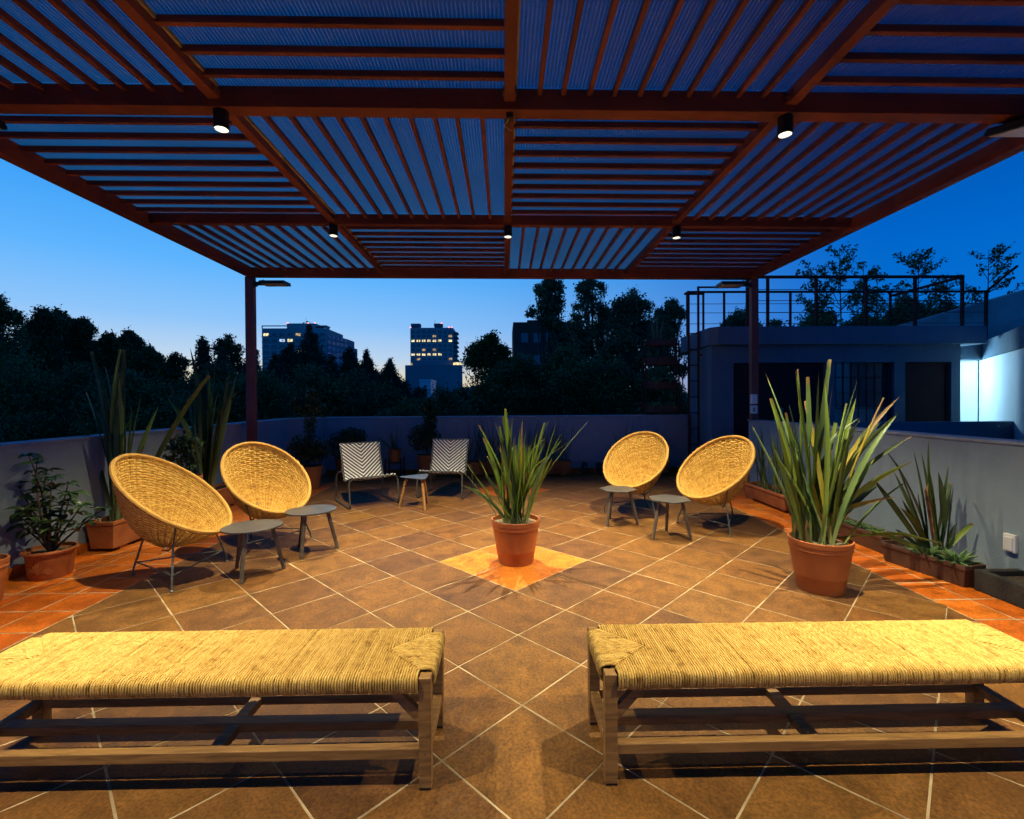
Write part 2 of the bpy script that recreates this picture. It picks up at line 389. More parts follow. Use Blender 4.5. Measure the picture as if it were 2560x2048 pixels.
M['flax_dry'] = mat('dry_leaf', (0.20, 0.098, 0.030), (0.46, 0.28, 0.11), 12, 0.8, 0.2, 60, per_obj=0.3, translucent=0.15)
M['shrub'] = mat('glossy_shrub_leaf', (0.024, 0.055, 0.014), (0.060, 0.110, 0.026), 12, 0.38, per_obj=0.35, translucent=0.2, spec=0.5)
M['shrub_mass'] = mat('shrub_foliage', (0.022, 0.045, 0.012), (0.055, 0.085, 0.020), 2.0, 0.5, island=0.4, translucent=0.2)
M['shrub_red'] = mat('reddish_foliage', (0.11, 0.050, 0.016), (0.075, 0.070, 0.018), 4.0, 0.5, island=0.4, translucent=0.2)
M['aloe'] = mat('aloe_leaf', (0.075, 0.15, 0.055), (0.12, 0.20, 0.07), 14, 0.4, island=0.2)
M['snake'] = mat('snake_plant_leaf', (0.055, 0.095, 0.035), (0.13, 0.17, 0.06), 30, 0.4, per_obj=0.2)
M['stem'] = mat('woody_stem', (0.085, 0.050, 0.024), (0.15, 0.095, 0.05), 20, 0.85, 0.3, 60)
M['bark'] = mat('bark', (0.040, 0.030, 0.020), (0.085, 0.065, 0.045), 6, 0.9, 0.5, 30)
M['canopy'] = mat('dusk_canopy', (0.050, 0.090, 0.022), (0.110, 0.155, 0.034), 0.35, 0.6, island=0.45, translucent=0.15)
M['canopy_cool'] = mat('bluish_canopy', (0.070, 0.120, 0.045), (0.125, 0.175, 0.060), 0.35, 0.6, island=0.45, translucent=0.15)
M['canopy_fresh'] = mat('fresh_canopy', (0.045, 0.10, 0.014), (0.08, 0.14, 0.02), 0.35, 0.6, island=0.4, translucent=0.25)
M['conifer'] = mat('conifer_needles', (0.026, 0.052, 0.022), (0.050, 0.078, 0.030), 0.5, 0.7, island=0.4)
M['fern'] = mat('fern_frond', (0.095, 0.190, 0.022), (0.15, 0.26, 0.034), 5, 0.5, island=0.3, translucent=0.2)
M['sideglass'] = mat('sky_tinted_glass', (0.16, 0.30, 0.38), (0.30, 0.48, 0.56), 0.3, 0.2, spec=0.8)  # pale blue base colour stands in for the sky reflected in the panes
M['tower'] = mat('tower_render', (0.42, 0.37, 0.32), (0.50, 0.44, 0.38), 0.05, 0.85)
M['tower_dark'] = mat('tower_recess', (0.16, 0.16, 0.16), (0.2, 0.2, 0.2), 0.2, 0.7)
M['tower_base'] = mat('tower_plinth', (0.26, 0.26, 0.26), (0.31, 0.31, 0.31), 0.05, 0.85)
M['pane'] = mat('dark_glass', (0.030, 0.036, 0.045), (0.045, 0.052, 0.062), 0.6, 0.12, spec=0.8)
M['lit'] = emit('lit_window', (1.0, 0.78, 0.34), 1.15)
M['lit_dim'] = emit('dim_window', (1.0, 0.60, 0.20), 0.55)
M['lit_cool'] = emit('cool_window', (0.62, 0.85, 1.0), 0.75)
M['beacon'] = emit('red_beacon', (1.0, 0.10, 0.06), 9.0)
M['redbrick'] = mat('red_facade', (0.1725, 0.0442, 0.0288), (0.2325, 0.0598, 0.0384), 0.5, 0.85)
M['maroon'] = mat('maroon_door_paint', (0.028, 0.012, 0.015), (0.036, 0.016, 0.020), 3, 0.7, spec=0.1)
M['white'] = mat('white_plastic', (0.62, 0.62, 0.60), (0.70, 0.70, 0.68), 9, 0.4)
M['greyplastic'] = mat('grey_plastic', (0.20, 0.20, 0.20), (0.25, 0.25, 0.25), 9, 0.4)
M['tubelamp'] = emit('fluorescent_tube', (0.66, 0.90, 1.0), 16.0)
M['ground'] = mat('city_ground', (0.03, 0.034, 0.028), (0.06, 0.058, 0.05), 0.02, 0.95)
M['hill'] = mat('haze_blue_hills', (0.10, 0.11, 0.14), (0.13, 0.14, 0.17), 0.002, 1.0)  # bluish haze of distance put into the colour
M['wire_green'] = mat('green_wire', (0.02, 0.12, 0.04), None, 4, 0.4)
M['wire_cream'] = mat('cream_wire', (0.55, 0.45, 0.28), None, 4, 0.4)
M['cactus'] = mat('cactus_skin', (0.040, 0.062, 0.022), (0.065, 0.085, 0.03), 9, 0.6)


age_leaf(M['flax']); age_leaf(M['flax_blue']); age_leaf(M['flax_dark'], t0=0.94); age_leaf(M['flax_yellow'], t0=0.72)


# ------------------------------------------------------------------ mesh tools
class MB:
    def __init__(s, post=None):
        s.v, s.f, s.uv = [], [], None
        s.post = post

    def add(s, verts, faces):
        b = len(s.v)
        s.v += [tuple(v) for v in verts]
        s.f += [tuple(i + b for i in f) for f in faces]
        return s

    def box(s, x0, x1, y0, y1, z0, z1, mt=None):
        vs_ = [(x, y, z) for z in (z0, z1) for y in (y0, y1) for x in (x0, x1)]
        if mt is not None:
            vs_ = [mt @ Vector(v) for v in vs_]
        return s.add(vs_, [(0, 2, 3, 1), (4, 5, 7, 6), (0, 1, 5, 4), (2, 6, 7, 3), (0, 4, 6, 2), (1, 3, 7, 5)])

    def prism(s, poly, z0, z1):
        n = len(poly)
        vs_ = [(x, y, z0) for x, y in poly] + [(x, y, z1) for x, y in poly]
        fs = [tuple(reversed(range(n))), tuple(range(n, 2 * n))]
        fs += [(i, (i + 1) % n, n + (i + 1) % n, n + i) for i in range(n)]
        return s.add(vs_, fs)

    def tube(s, pts, r, sides=8, closed=False, cap=True):
        pts = [Vector(p) for p in pts]
        n = len(pts)
        rr = r if isinstance(r, (list, tuple)) else [r] * n
        rings, up = [], None
        for i in range(n):
            if closed:
                t = pts[(i + 1) % n] - pts[i - 1]
            else:
                t = pts[min(i + 1, n - 1)] - pts[max(i - 1, 0)]
            t.normalize()
            if up is None:
                up = Vector((0, 0, 1)) if abs(t.z) < 0.9 else Vector((1, 0, 0))
            a = (up - t * up.dot(t))
            if a.length < 1e-6:
                a = t.orthogonal()
            a.normalize(); up = a
            b = t.cross(a)
            rings.append([pts[i] + (a * math.cos(2 * PI * k / sides) + b * math.sin(2 * PI * k / sides)) * rr[i] for k in range(sides)])
        vs_ = [v for ring in rings for v in ring]
        fs = []
        for i in range(n if closed else n - 1):
            j = (i + 1) % n
            for k in range(sides):
                k2 = (k + 1) % sides
                fs.append((i * sides + k, i * sides + k2, j * sides + k2, j * sides + k))
        if cap and not closed:
            fs.append(tuple(reversed(range(sides))))
            fs.append(tuple((n - 1) * sides + k for k in range(sides)))
        return s.add(vs_, fs)

    def lathe(s, prof, seg=32, c=(0, 0, 0), mt=None, cap=True):
        vs_, fs = [], []
        for r, z in prof:
            for k in range(seg):
                a = 2 * PI * k / seg
                vs_.append(Vector((c[0] + r * math.cos(a), c[1] + r * math.sin(a), c[2] + z)))
        if mt is not None:
            vs_ = [mt @ v for v in vs_]
        for i in range(len(prof) - 1):
            for k in range(seg):
                k2 = (k + 1) % seg
                fs.append((i * seg + k, i * seg + k2, (i + 1) * seg + k2, (i + 1) * seg + k))
        if cap and prof[0][0] > 1e-5:
            fs.append(tuple(reversed(range(seg))))
        if cap and prof[-1][0] > 1e-5:
            fs.append(tuple((len(prof) - 1) * seg + k for k in range(seg)))
        return s.add(vs_, fs)

    def mesh(s, name, m, smooth=False):
        me = bpy.data.meshes.new(name)
        vv = s.v if s.post is None else [s.post(v) for v in s.v]
        me.from_pydata([tuple(v) for v in vv], [], s.f)
        me.materials.append(M[m] if isinstance(m, str) else m)
        if smooth:
            me.polygons.foreach_set('use_smooth', [True] * len(me.polygons))
            try:
                me.set_sharp_from_angle(angle=R(38))
            except Exception:
                pass
        me.update()
        return me

    def build(s, name, m, parent=None, smooth=False, bevel=0.0):
        return obj(name, s.mesh(name, m, smooth), parent, bevel)


def obj(name, me, parent=None, bevel=0.0, loc=None):
    o = bpy.data.objects.new(name, me)
    COL.objects.link(o)
    if parent is not None:
        o.parent = parent
    if loc is not None:
        o.location = loc
    if bevel:
        b = o.modifiers.new('bevel', 'BEVEL'); b.width = bevel; b.segments = 2; b.limit_method = 'ANGLE'
    return o


def tag(o, label=None, cat=None, group=None, kind=None):
    if label: o['label'] = label
    if cat: o['category'] = cat
    if group: o['group'] = group
    if kind: o['kind'] = kind
    return o


def thing(name, label, cat, loc=(0, 0, 0), rz=0.0, group=None):
    o = bpy.data.objects.new(name, None)
    o.empty_display_size = 0.1
    COL.objects.link(o)
    o.location = loc; o.rotation_euler = (0, 0, rz)
    return tag(o, label, cat, group)


def copy_tree(o, parent=None):
    c = o.copy(); COL.objects.link(c); c.parent = parent
    for ch in [x for x in bpy.data.objects if x.parent == o]:
        copy_tree(ch, c)
    return c


def np_mesh(name, V, F, m):
    """fast mesh from numpy verts and an (n,k) face array"""
    me = bpy.data.meshes.new(name)
    k = F.shape[1]
    me.vertices.add(len(V)); me.vertices.foreach_set('co', V.astype(np.float32).ravel())
    me.loops.add(F.size); me.loops.foreach_set('vertex_index', F.astype(np.int32).ravel())
    me.polygons.add(len(F))
    me.polygons.foreach_set('loop_start', np.arange(0, F.size, k, dtype=np.int32))
    me.polygons.foreach_set('loop_total', np.full(len(F), k, dtype=np.int32))
    me.materials.append(M[m])
    me.update(calc_edges=True)
    return me


# ------------------------------------------------------------------ the setting: land, hills, floor
g = MB().box(-3000, 3000, -2000, 4000, -9.6, -9.0).build('ground', 'ground'); tag(g, kind='structure')
hb = MB()
N = 60
pts = []
for i in range(N + 1):
    a = R(-70 + 140 * i / N)
    hgt = 20 + 35 * math.sin(i * 0.45) + 24 * math.sin(i * 1.1 + 1) + 12 * math.sin(i * 2.7)
    pts.append((3300 * math.sin(a), 3300 * math.cos(a), max(20, hgt + 60)))
vs_ = []
for x, y, z in pts:
    vs_ += [(x * 0.93, y * 0.93, -9.2), (x, y, z), (x * 1.1, y * 1.1, -9.2)]
hb.add(vs_, [(3 * i, 3 * i + 3, 3 * i + 4, 3 * i + 1) for i in range(N)] + [(3 * i + 1, 3 * i + 4, 3 * i + 5, 3 * i + 2) for i in range(N)])
tag(hb.build('hills', 'hill', smooth=True), kind='structure')

XL, XR, YB, YN = -3.88, 3.68, 8.88, -1.4           # inner faces of the walls
FL, FRT, FB = -2.81, 2.905, 8.28                    # field of brown tiles
floor = MB().box(XL - 0.4, 9.6, YN, 12.2, -0.35, -0.0014).build('terrace_floor', 'grout'); tag(floor, kind='structure')
border = MB().box(XL, FL, YN, YB, -0.0013, -0.0011).box(FRT, XR, YN, YB, -0.0013, -0.0011).box(FL, FRT, FB, YB, -0.0013, -0.0011).build('terracotta_border', 'grout')
tag(border, kind='structure')
bodyb = MB().box(XL - 0.15, 9.6, YN, 12.2, -9.0, -0.36).build('lower_storeys', 'wall')
tag(bodyb, kind='structure')


def clip(poly, x0, x1, y0, y1):
    def cut(p, f, inter):
        out = []
        for i in range(len(p)):
            a, b = p[i - 1], p[i]
            if f(b):
                if not f(a): out.append(inter(a, b))
                out.append(b)
            elif f(a):
                out.append(inter(a, b))
        return out
    for ax, val, sg in ((0, x0, 1), (0, x1, -1), (1, y0, 1), (1, y1, -1)):
        if not poly: return poly
        poly = cut(poly, lambda q: (q[ax] - val) * sg >= -1e-9,
                   lambda a, b: tuple(a[k] + (b[k] - a[k]) * (val - a[ax]) / (b[ax] - a[ax]) for k in (0, 1)))
    return poly


def tile_mesh(poly, m, z1, name='tile'):
    """a tile with a worn, slightly rounded arris"""
    n = len(poly)
    cx = sum(p[0] for p in poly) / n; cy = sum(p[1] for p in poly) / n
    vs_ = [(x, y, -0.02) for x, y in poly] + [(x, y, z1 - 0.0025) for x, y in poly]
    ins = []
    for x, y in poly:
        d = math.hypot(x - cx, y - cy); k = max(0.5, 1 - 0.004 / max(d, 0.02))
        ins.append((cx + (x - cx) * k, cy + (y - cy) * k, z1))
    vs_ += ins
    fs = [tuple(range(2 * n, 3 * n))]
    for r in (0, 1):
        fs += [(r * n + i, r * n + (i + 1) % n, (r + 1) * n + (i + 1) % n, (r + 1) * n + i) for i in range(n)]
    b = MB(); b.add(vs_, fs)
    return b.mesh(name, m)


H = 0.45 / math.sqrt(2)
X0, Y0 = 0.0727, 3.379
GAP = 0.0038
hd = H - GAP * math.sqrt(2) / 2 * 1.4
full_poly = [(0, -hd), (hd, 0), (0, hd), (-hd, 0)]
full = {k: tile_mesh(full_poly, k, 0.0) for k in ('tile', 'terra_pale', 'terra')}
for i in range(-20, 22):
    for j in range(-20, 22):
        cx, cy = X0 + (i - j) * H, Y0 + (i + j + 1) * H
        if not (FL - H < cx < FRT + H and YN + 0.9 - H < cy < FB + H):
            continue
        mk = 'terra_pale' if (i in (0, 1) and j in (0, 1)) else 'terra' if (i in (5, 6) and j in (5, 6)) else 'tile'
        poly = [(cx + x, cy + y) for x, y in full_poly]
        c = clip(poly, FL + 0.004, FRT - 0.004, YN + 0.9, FB - 0.004)
        if len(c) < 3: continue
        area = abs(sum(c[k - 1][0] * c[k][1] - c[k][0] * c[k - 1][1] for k in range(len(c)))) / 2
        if area < 0.002: continue
        if area > 0.195:
            o = obj('tile', full[mk], floor, loc=(cx, cy, rnd.uniform(-0.0006, 0.0006)))
            o.rotation_euler = (rnd.uniform(-.002, .002), rnd.uniform(-.002, .002), rnd.uniform(-.005, .005) + PI / 2 * rnd.randrange(4))
        else:
            mx_, my_ = sum(p[0] for p in c) / len(c), sum(p[1] for p in c) / len(c)
            obj('tile', tile_mesh([(x - mx_, y - my_) for x, y in c], mk, 0.0), floor, loc=(mx_, my_, 0))


def rect_tiles(xs, ys, parent, m, cache={}):
    for a, b in zip(xs, xs[1:]):
        for c, d in zip(ys, ys[1:]):
            if d < 0.2: continue
            key = (round(b - a, 3), round(d - c, 3))
            if key not in cache:
                w, h = (b - a) / 2 - 0.0045, (d - c) / 2 - 0.0045
                cache[key] = tile_mesh([(-w, -h), (w, -h), (w, h), (-w, h)], m, 0.0)
            o = obj('tile', cache[key], parent, loc=((a + b) / 2, (c + d) / 2, rnd.uniform(-.0006, .0006)))
            o.rotation_euler = (0, 0, rnd.uniform(-.006, .006))


rows = [2.849 + 0.2945 * k for k in range(-9, 20)]
rows = [r for r in rows if r < FB - 0.1] + [FB, FB + 0.3, YB]
rect_tiles([XL, -3.535, -3.41, -3.105, FL], rows, border, 'terra')
rect_tiles([FRT, 3.167, 3.46, XR], rows, border, 'terra')
nb = 19
rect_tiles([FL + (FRT - FL) * k / nb for k in range(nb + 1)], [FB, FB + 0.3, YB], border, 'terra')


# ------------------------------------------------------------------ parapet walls
def wall_run(name, path, z1s, thick, m, label, side=1, z0=-0.3, coping=True):
    """wall following path (inner face), thick outward; top heights per point; coping as a part"""
    n = len(path)
    out = []
    for i, p in enumerate(path):
        d = Vector(path[min(i + 1, n - 1)]) - Vector(path[max(i - 1, 0)])
        nn = Vector((-d.y, d.x)).normalized() * side
        out.append((p[0] + nn.x * thick, p[1] + nn.y * thick))
    vs_, fs = [], []
    for i in range(n):
        vs_ += [(*path[i], z0), (*path[i], z1s[i]), (*out[i], z1s[i]), (*out[i], z0)]
    for i in range(n - 1):
        a, b = 4 * i, 4 * i + 4
        fs += [(a + k, b + k, b + (k + 1) % 4, a + (k + 1) % 4) for k in range(4)]
    fs += [(0, 1, 2, 3), (4 * n - 1, 4 * n - 2, 4 * n - 3, 4 * n - 4)]
    w = MB().add(vs_, fs).build(name, m)
    tag(w, label, 'wall')
    if coping:
        vs_, fs = [], []
        for i in range(n):
            pi_ = Vector(path[i]); po = Vector(out[i]); e = (po - pi_).normalized()
            a = pi_ - e * 0.012; b = po + e * 0.012
            z = z1s[i] + 0.001
            vs_ += [(*a, z), (*a, z + 0.022), (*b, z + 0.028), (*b, z)]
        for i in range(n - 1):
            a, b = 4 * i, 4 * i + 4
            fs += [(a + k, b + k, b + (k + 1) % 4, a + (k + 1) % 4) for k in range(4)]
        fs += [(0, 1, 2, 3), (4 * n - 1, 4 * n - 2, 4 * n - 3, 4 * n - 4)]
        MB().add(vs_, fs).build('coping', 'coping', w, bevel=0.004)
    return w


wl_left = wall_run('parapet_wall', [(XL, YN), (XL, 8.45), (-3.40, YB)], [1.015, 1.05, 1.055], 0.15, 'wall',
                   'low grey parapet wall along the left edge behind the flax troughs')
wl_back = wall_run('parapet_wall', [(-3.395, YB), (3.52, YB)], [1.055, 1.06], 0.15, 'wall',
                   'shadowy grey parapet wall across the far end of the terrace')
wl_right = wall_run('parapet_wall', [(XR, YN), (XR, 7.0)], [1.02, 1.04], 0.14, 'wall',
                    'low grey parapet wall on the right behind the brown planters', side=-1)
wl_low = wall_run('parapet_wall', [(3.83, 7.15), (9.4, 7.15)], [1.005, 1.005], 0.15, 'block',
                  'unlit blue parapet wall in front of the small roof building', z0=-3, coping=False)
# terracotta skirting tiles
for w, pts_, in ((wl_left, [(XL, y) for y in np.arange(-1.0, 8.4, 0.2945)]),):
    for a, b in zip(pts_, pts_[1:]):
        MB().box(a[0] + 0.0005, a[0] + 0.012, a[1] + 0.003, b[1] - 0.003, -0.002, 0.088).build('skirting_tile', 'terra', w)
for k in range(23):
    x = -3.36 + k * 0.2945
    MB().box(x + 0.003, x + 0.2915, YB - 0.012, YB - 0.0005, -0.002, 0.088).build('skirting_tile', 'terra', wl_back)

# dark built-in gutter planter at the foot of the right wall
cu = thing('gutter_planter', 'long black stained concrete planter curb at foot of right wall', 'planter')
MB().box(3.36, 3.41, YN, 3.30, 0.001, 0.15).box(3.41, XR - 0.004, 3.25, 3.30, 0.001, 0.15).build('side_wall', 'darkcurb', cu, bevel=0.006)
MB().box(3.41, XR - 0.004, YN, 3.25, 0.001, 0.112).build('soil', 'darksoil', cu)


# ------------------------------------------------------------------ pergola
SLOPE = 0.006
shear = lambda v: (v[0], v[1], v[2] - SLOPE * v[0])
perg = thing('pergola', 'rust red steel pergola roofed with dark fluted polycarbonate sheets', 'pergola')
ZB = 3.17; ZT = 3.30
YS = [-1.0, 0.95, 2.91, 4.88, 6.85]
XS = [-3.68, -1.76, 0.045, 1.80, 3.70]


def pbox(name, x0, x1, y0, y1, z0, z1, m='steel', bev=0.004):
    return MB(shear).box(x0, x1, y0, y1, z0, z1).build(name, m, perg, bevel=bev)


for k, y in enumerate(YS):
    main = k % 2 == 0
    pbox('beam', XS[0] + 0.055, XS[4] - 0.055, y, y + (0.10 if main else 0.07), ZB if main else 3.195, ZT)
for x in (XS[0], XS[4]):
    pbox('side_beam', x - 0.05, x + 0.05, YS[0], YS[4] + 0.10, ZB + 0.002, ZT)
for x in XS[1:4]:
    for a, b in zip(YS, YS[1:]):
        ya = a + (0.10 if YS.index(a) % 2 == 0 else 0.07) + 0.001
        pbox('rib_beam', x - 0.032, x + 0.032, ya, b - 0.001, 3.215, ZT - 0.002)
        pbox('edge_tape', x + 0.033, x + 0.045, ya + 0.03, b - 0.03, ZT - 0.030, ZT - 0.004, 'foam', 0)
for r in range(4):
    for c in range(4):
        xa, xb = XS[c] + (0.051 if c == 0 else 0.033), XS[c + 1] - (0.051 if c == 3 else 0.033)
        ya, yb = YS[r] + (0.10 if r % 2 == 0 else 0.07) + 0.001, YS[r + 1] - 0.001
        longi = (r + c) % 2 == 1
        for k in range(10):
            if longi:
                x = xa + (xb - xa) * (k + 0.95) / 10.9 + rnd.uniform(-.006, .006)
                pbox('purlin', x - 0.0145, x + 0.0145, ya, yb, ZT - 0.046, ZT - 0.006, bev=0.003)
            else:
                y = ya + (yb - ya) * (k + 0.18) / 10.0 + rnd.uniform(-.004, .004)
                pbox('purlin', xa, xb, y, y + 0.030, ZT - 0.046, ZT - 0.006, bev=0.003)
        # roof sheet over the bay, a whole number of flutes, resting on the purlins
        sx0 = -3.84 if c == 0 else XS[c]; sx1 = 3.86 if c == 3 else XS[c + 1]
        sy1 = YS[r + 1] + (0.22 if r == 3 else 0.0)
        me = MB(shear).add([(sx0, YS[r], ZT + 0.003 + 0.001 * ((r + c) % 2)), (sx1, YS[r], ZT + 0.003 + 0.001 * ((r + c) % 2)),
                            (sx1, sy1, ZT + 0.003 + 0.001 * ((r + c) % 2)), (sx0, sy1, ZT + 0.003 + 0.001 * ((r + c) % 2))], [(0, 1, 2, 3)]).mesh('roof_sheet', 'sheet')
        obj('roof_sheet', me, perg)
for x in (XS[0], XS[4]):
    for y in (YS[0], YS[2], YS[4]):
        right = x > 0
        z0 = 1.07 if right else 0.0
        o = MB().box(x - 0.045 if right else x - 0.06, x + 0.055 if right else x + 0.06, y + 0.012, y + 0.098, z0, ZB - SLOPE * x).build('post', 'steel', perg, bevel=0.004)
        MB().box(x - 0.075, x + 0.075, y + 0.0, y + 0.11, z0, z0 + 0.012).build('base_plate', 'steel', o)


# joint plates with bolt heads where the ribs meet the cross beams
for x in XS[1:4]:
    for k, y in enumerate(YS[1:5]):
        for sgn in (-1, 1):
            pl = MB(shear).box(x + sgn * 0.0325, x + sgn * 0.0395, y - 0.075, y - 0.0012, 3.222, 3.268).build('joint_plate', 'steel', perg)
            bo = MB(shear)
            for yy in (0.055, 0.022):
                bo.tube([(x + sgn * 0.0395, y - yy, 3.245), (x + sgn * 0.046, y - yy, 3.245)], 0.006, 6)
            bo.build('bolts', 'rod', pl)


# downlights
def downlight(x, y, ztop, label, power=1.0):
    z = ztop - SLOPE * x
    t = thing('downlight', label, 'downlight', (x, y, z), 0, 'cylinder downlights under the pergola')
    r_, h_ = 0.044, 0.112
    MB().lathe([(0.0, 0.0), (r_, 0.0), (r_, -h_), (r_ - 0.005, -h_), (r_ - 0.005, -0.05), (0.0, -0.05)], 32).build('housing', 'black', t, smooth=True)
    MB().lathe([(r_ - 0.0055, -h_ + 0.002), (r_ - 0.0055, -h_ + 0.012), (0.027, -h_ + 0.036), (0.028, -h_ + 0.040)], 32, cap=False).build('reflector', 'reflector', t, smooth=True)
    MB().lathe([(0.0, -h_ + 0.0405), (0.040, -h_ + 0.0405), (0.040, -h_ + 0.043), (0, -h_ + 0.043)], 24).build('led_lens', 'lamp', t)
    ld = bpy.data.lights.new('downlight_beam', 'SPOT')
    ld.energy = LAMP_W * power; ld.color = LAMP_COL; ld.spot_size = R(100); ld.spot_blend = 1.0; ld.shadow_soft_size = 0.013
    lo = bpy.data.objects.new('beam_lamp', ld); COL.objects.link(lo); lo.parent = t; lo.location = (0, 0, -h_ + 0.012)
    return t


downlight(-1.745, 2.96, ZB, 'black cylinder downlight hanging left on the nearer cross beam')
downlight(1.79, 2.96, ZB, 'black cylinder downlight hanging right on the nearer cross beam', 1.25)
downlight(-1.76, 4.915, 3.195, 'leftmost of three black downlights on the farther cross beam')
downlight(0.05, 4.915, 3.195, 'middle of three black downlights on the farther cross beam', 1.45)
downlight(1.82, 4.915, 3.195, 'rightmost of three black downlights on the farther cross beam')
downlight(-1.76, 0.985, 3.195, 'black cylinder downlight overhead on the left, above the bench', 0.95)
downlight(1.82, 0.985, 3.195, 'black cylinder downlight overhead on the right, above the bench', 0.95)


# flat led floodlights (switched off)
def flood(x, y, z, rz, tilt, label, m='ledpanel'):
    t = thing('floodlight', label, 'floodlight', (x, y, z), rz, 'flat floodlights on the pergola frame')
    rot = Matrix.Translation((0.30, 0, 0)) @ Matrix.Rotation(tilt, 4, 'X')
    MB().box(-0.19, 0.17, -0.12, 0.12, -0.012, 0.016, rot).build('housing', 'black', t, bevel=0.004)
    fb = MB()
    for k in range(14):
        fb.box(-0.18 + k * 0.026, -0.172 + k * 0.026, -0.115, 0.115, 0.0165, 0.034, rot)
    fb.build('cooling_fins', 'black', t)
    MB().box(-0.165, 0.150, -0.098, 0.098, -0.0165, -0.0125, rot).build('led_panel', m, t)
    MB().box(0.0, 0.12, -0.03, 0.03, -0.014, 0.03).box(-0.002, 0.02, -0.05, 0.05, -0.03, 0.04).build('bracket', 'black', t, bevel=0.003)
    MB().tube([(0.16, 0.03, 0.03), (0.10, 0.05, 0.075), (0.03, 0.06, 0.06), (-0.01, 0.07, -0.01), (-0.07, 0.03, -0.03), (-0.085, 0.0, 0.03), (-0.06, 0, 0.08)], 0.005, 6).build('cable', 'black', t, smooth=True)
    return t


flood(-3.615, 6.90, 3.09, 0, R(2), 'flat black floodlight on the far left post')
flood(3.65, 6.90, 3.06, PI, R(3), 'flat black floodlight on the far right post')
flood(-3.64, 2.96, 3.115, 0, R(12), 'flat floodlight by the left side beam, cut by the frame', 'ledpanel')
flood(3.66, 2.96, 3.085, PI, R(-15), 'flat floodlight with pale lens at the right side beam', 'lens')
jb = thing('junction_box', 'open black junction box with loose wires under the middle beam', 'junction box', (0.045, 2.955, ZB))
MB().box(-0.022, 0.022, -0.02, 0.035, -0.03, -0.0005).build('box', 'black', jb, bevel=0.002)
MB().tube([(-0.005, 0.0, -0.03), (-0.02, 0.01, -0.05), (-0.035, 0.02, -0.06), (-0.005, 0.04, -0.072), (0.02, 0.05, -0.078)], 0.0022, 6).build('wire', 'wire_cream', jb)
MB().tube([(0, 0.01, -0.03), (0.0, 0.03, -0.06), (-0.03, 0.06, -0.07), (-0.06, 0.08, -0.088), (-0.075, 0.085, -0.105)], 0.0022, 6).build('wire', 'wire_green', jb)


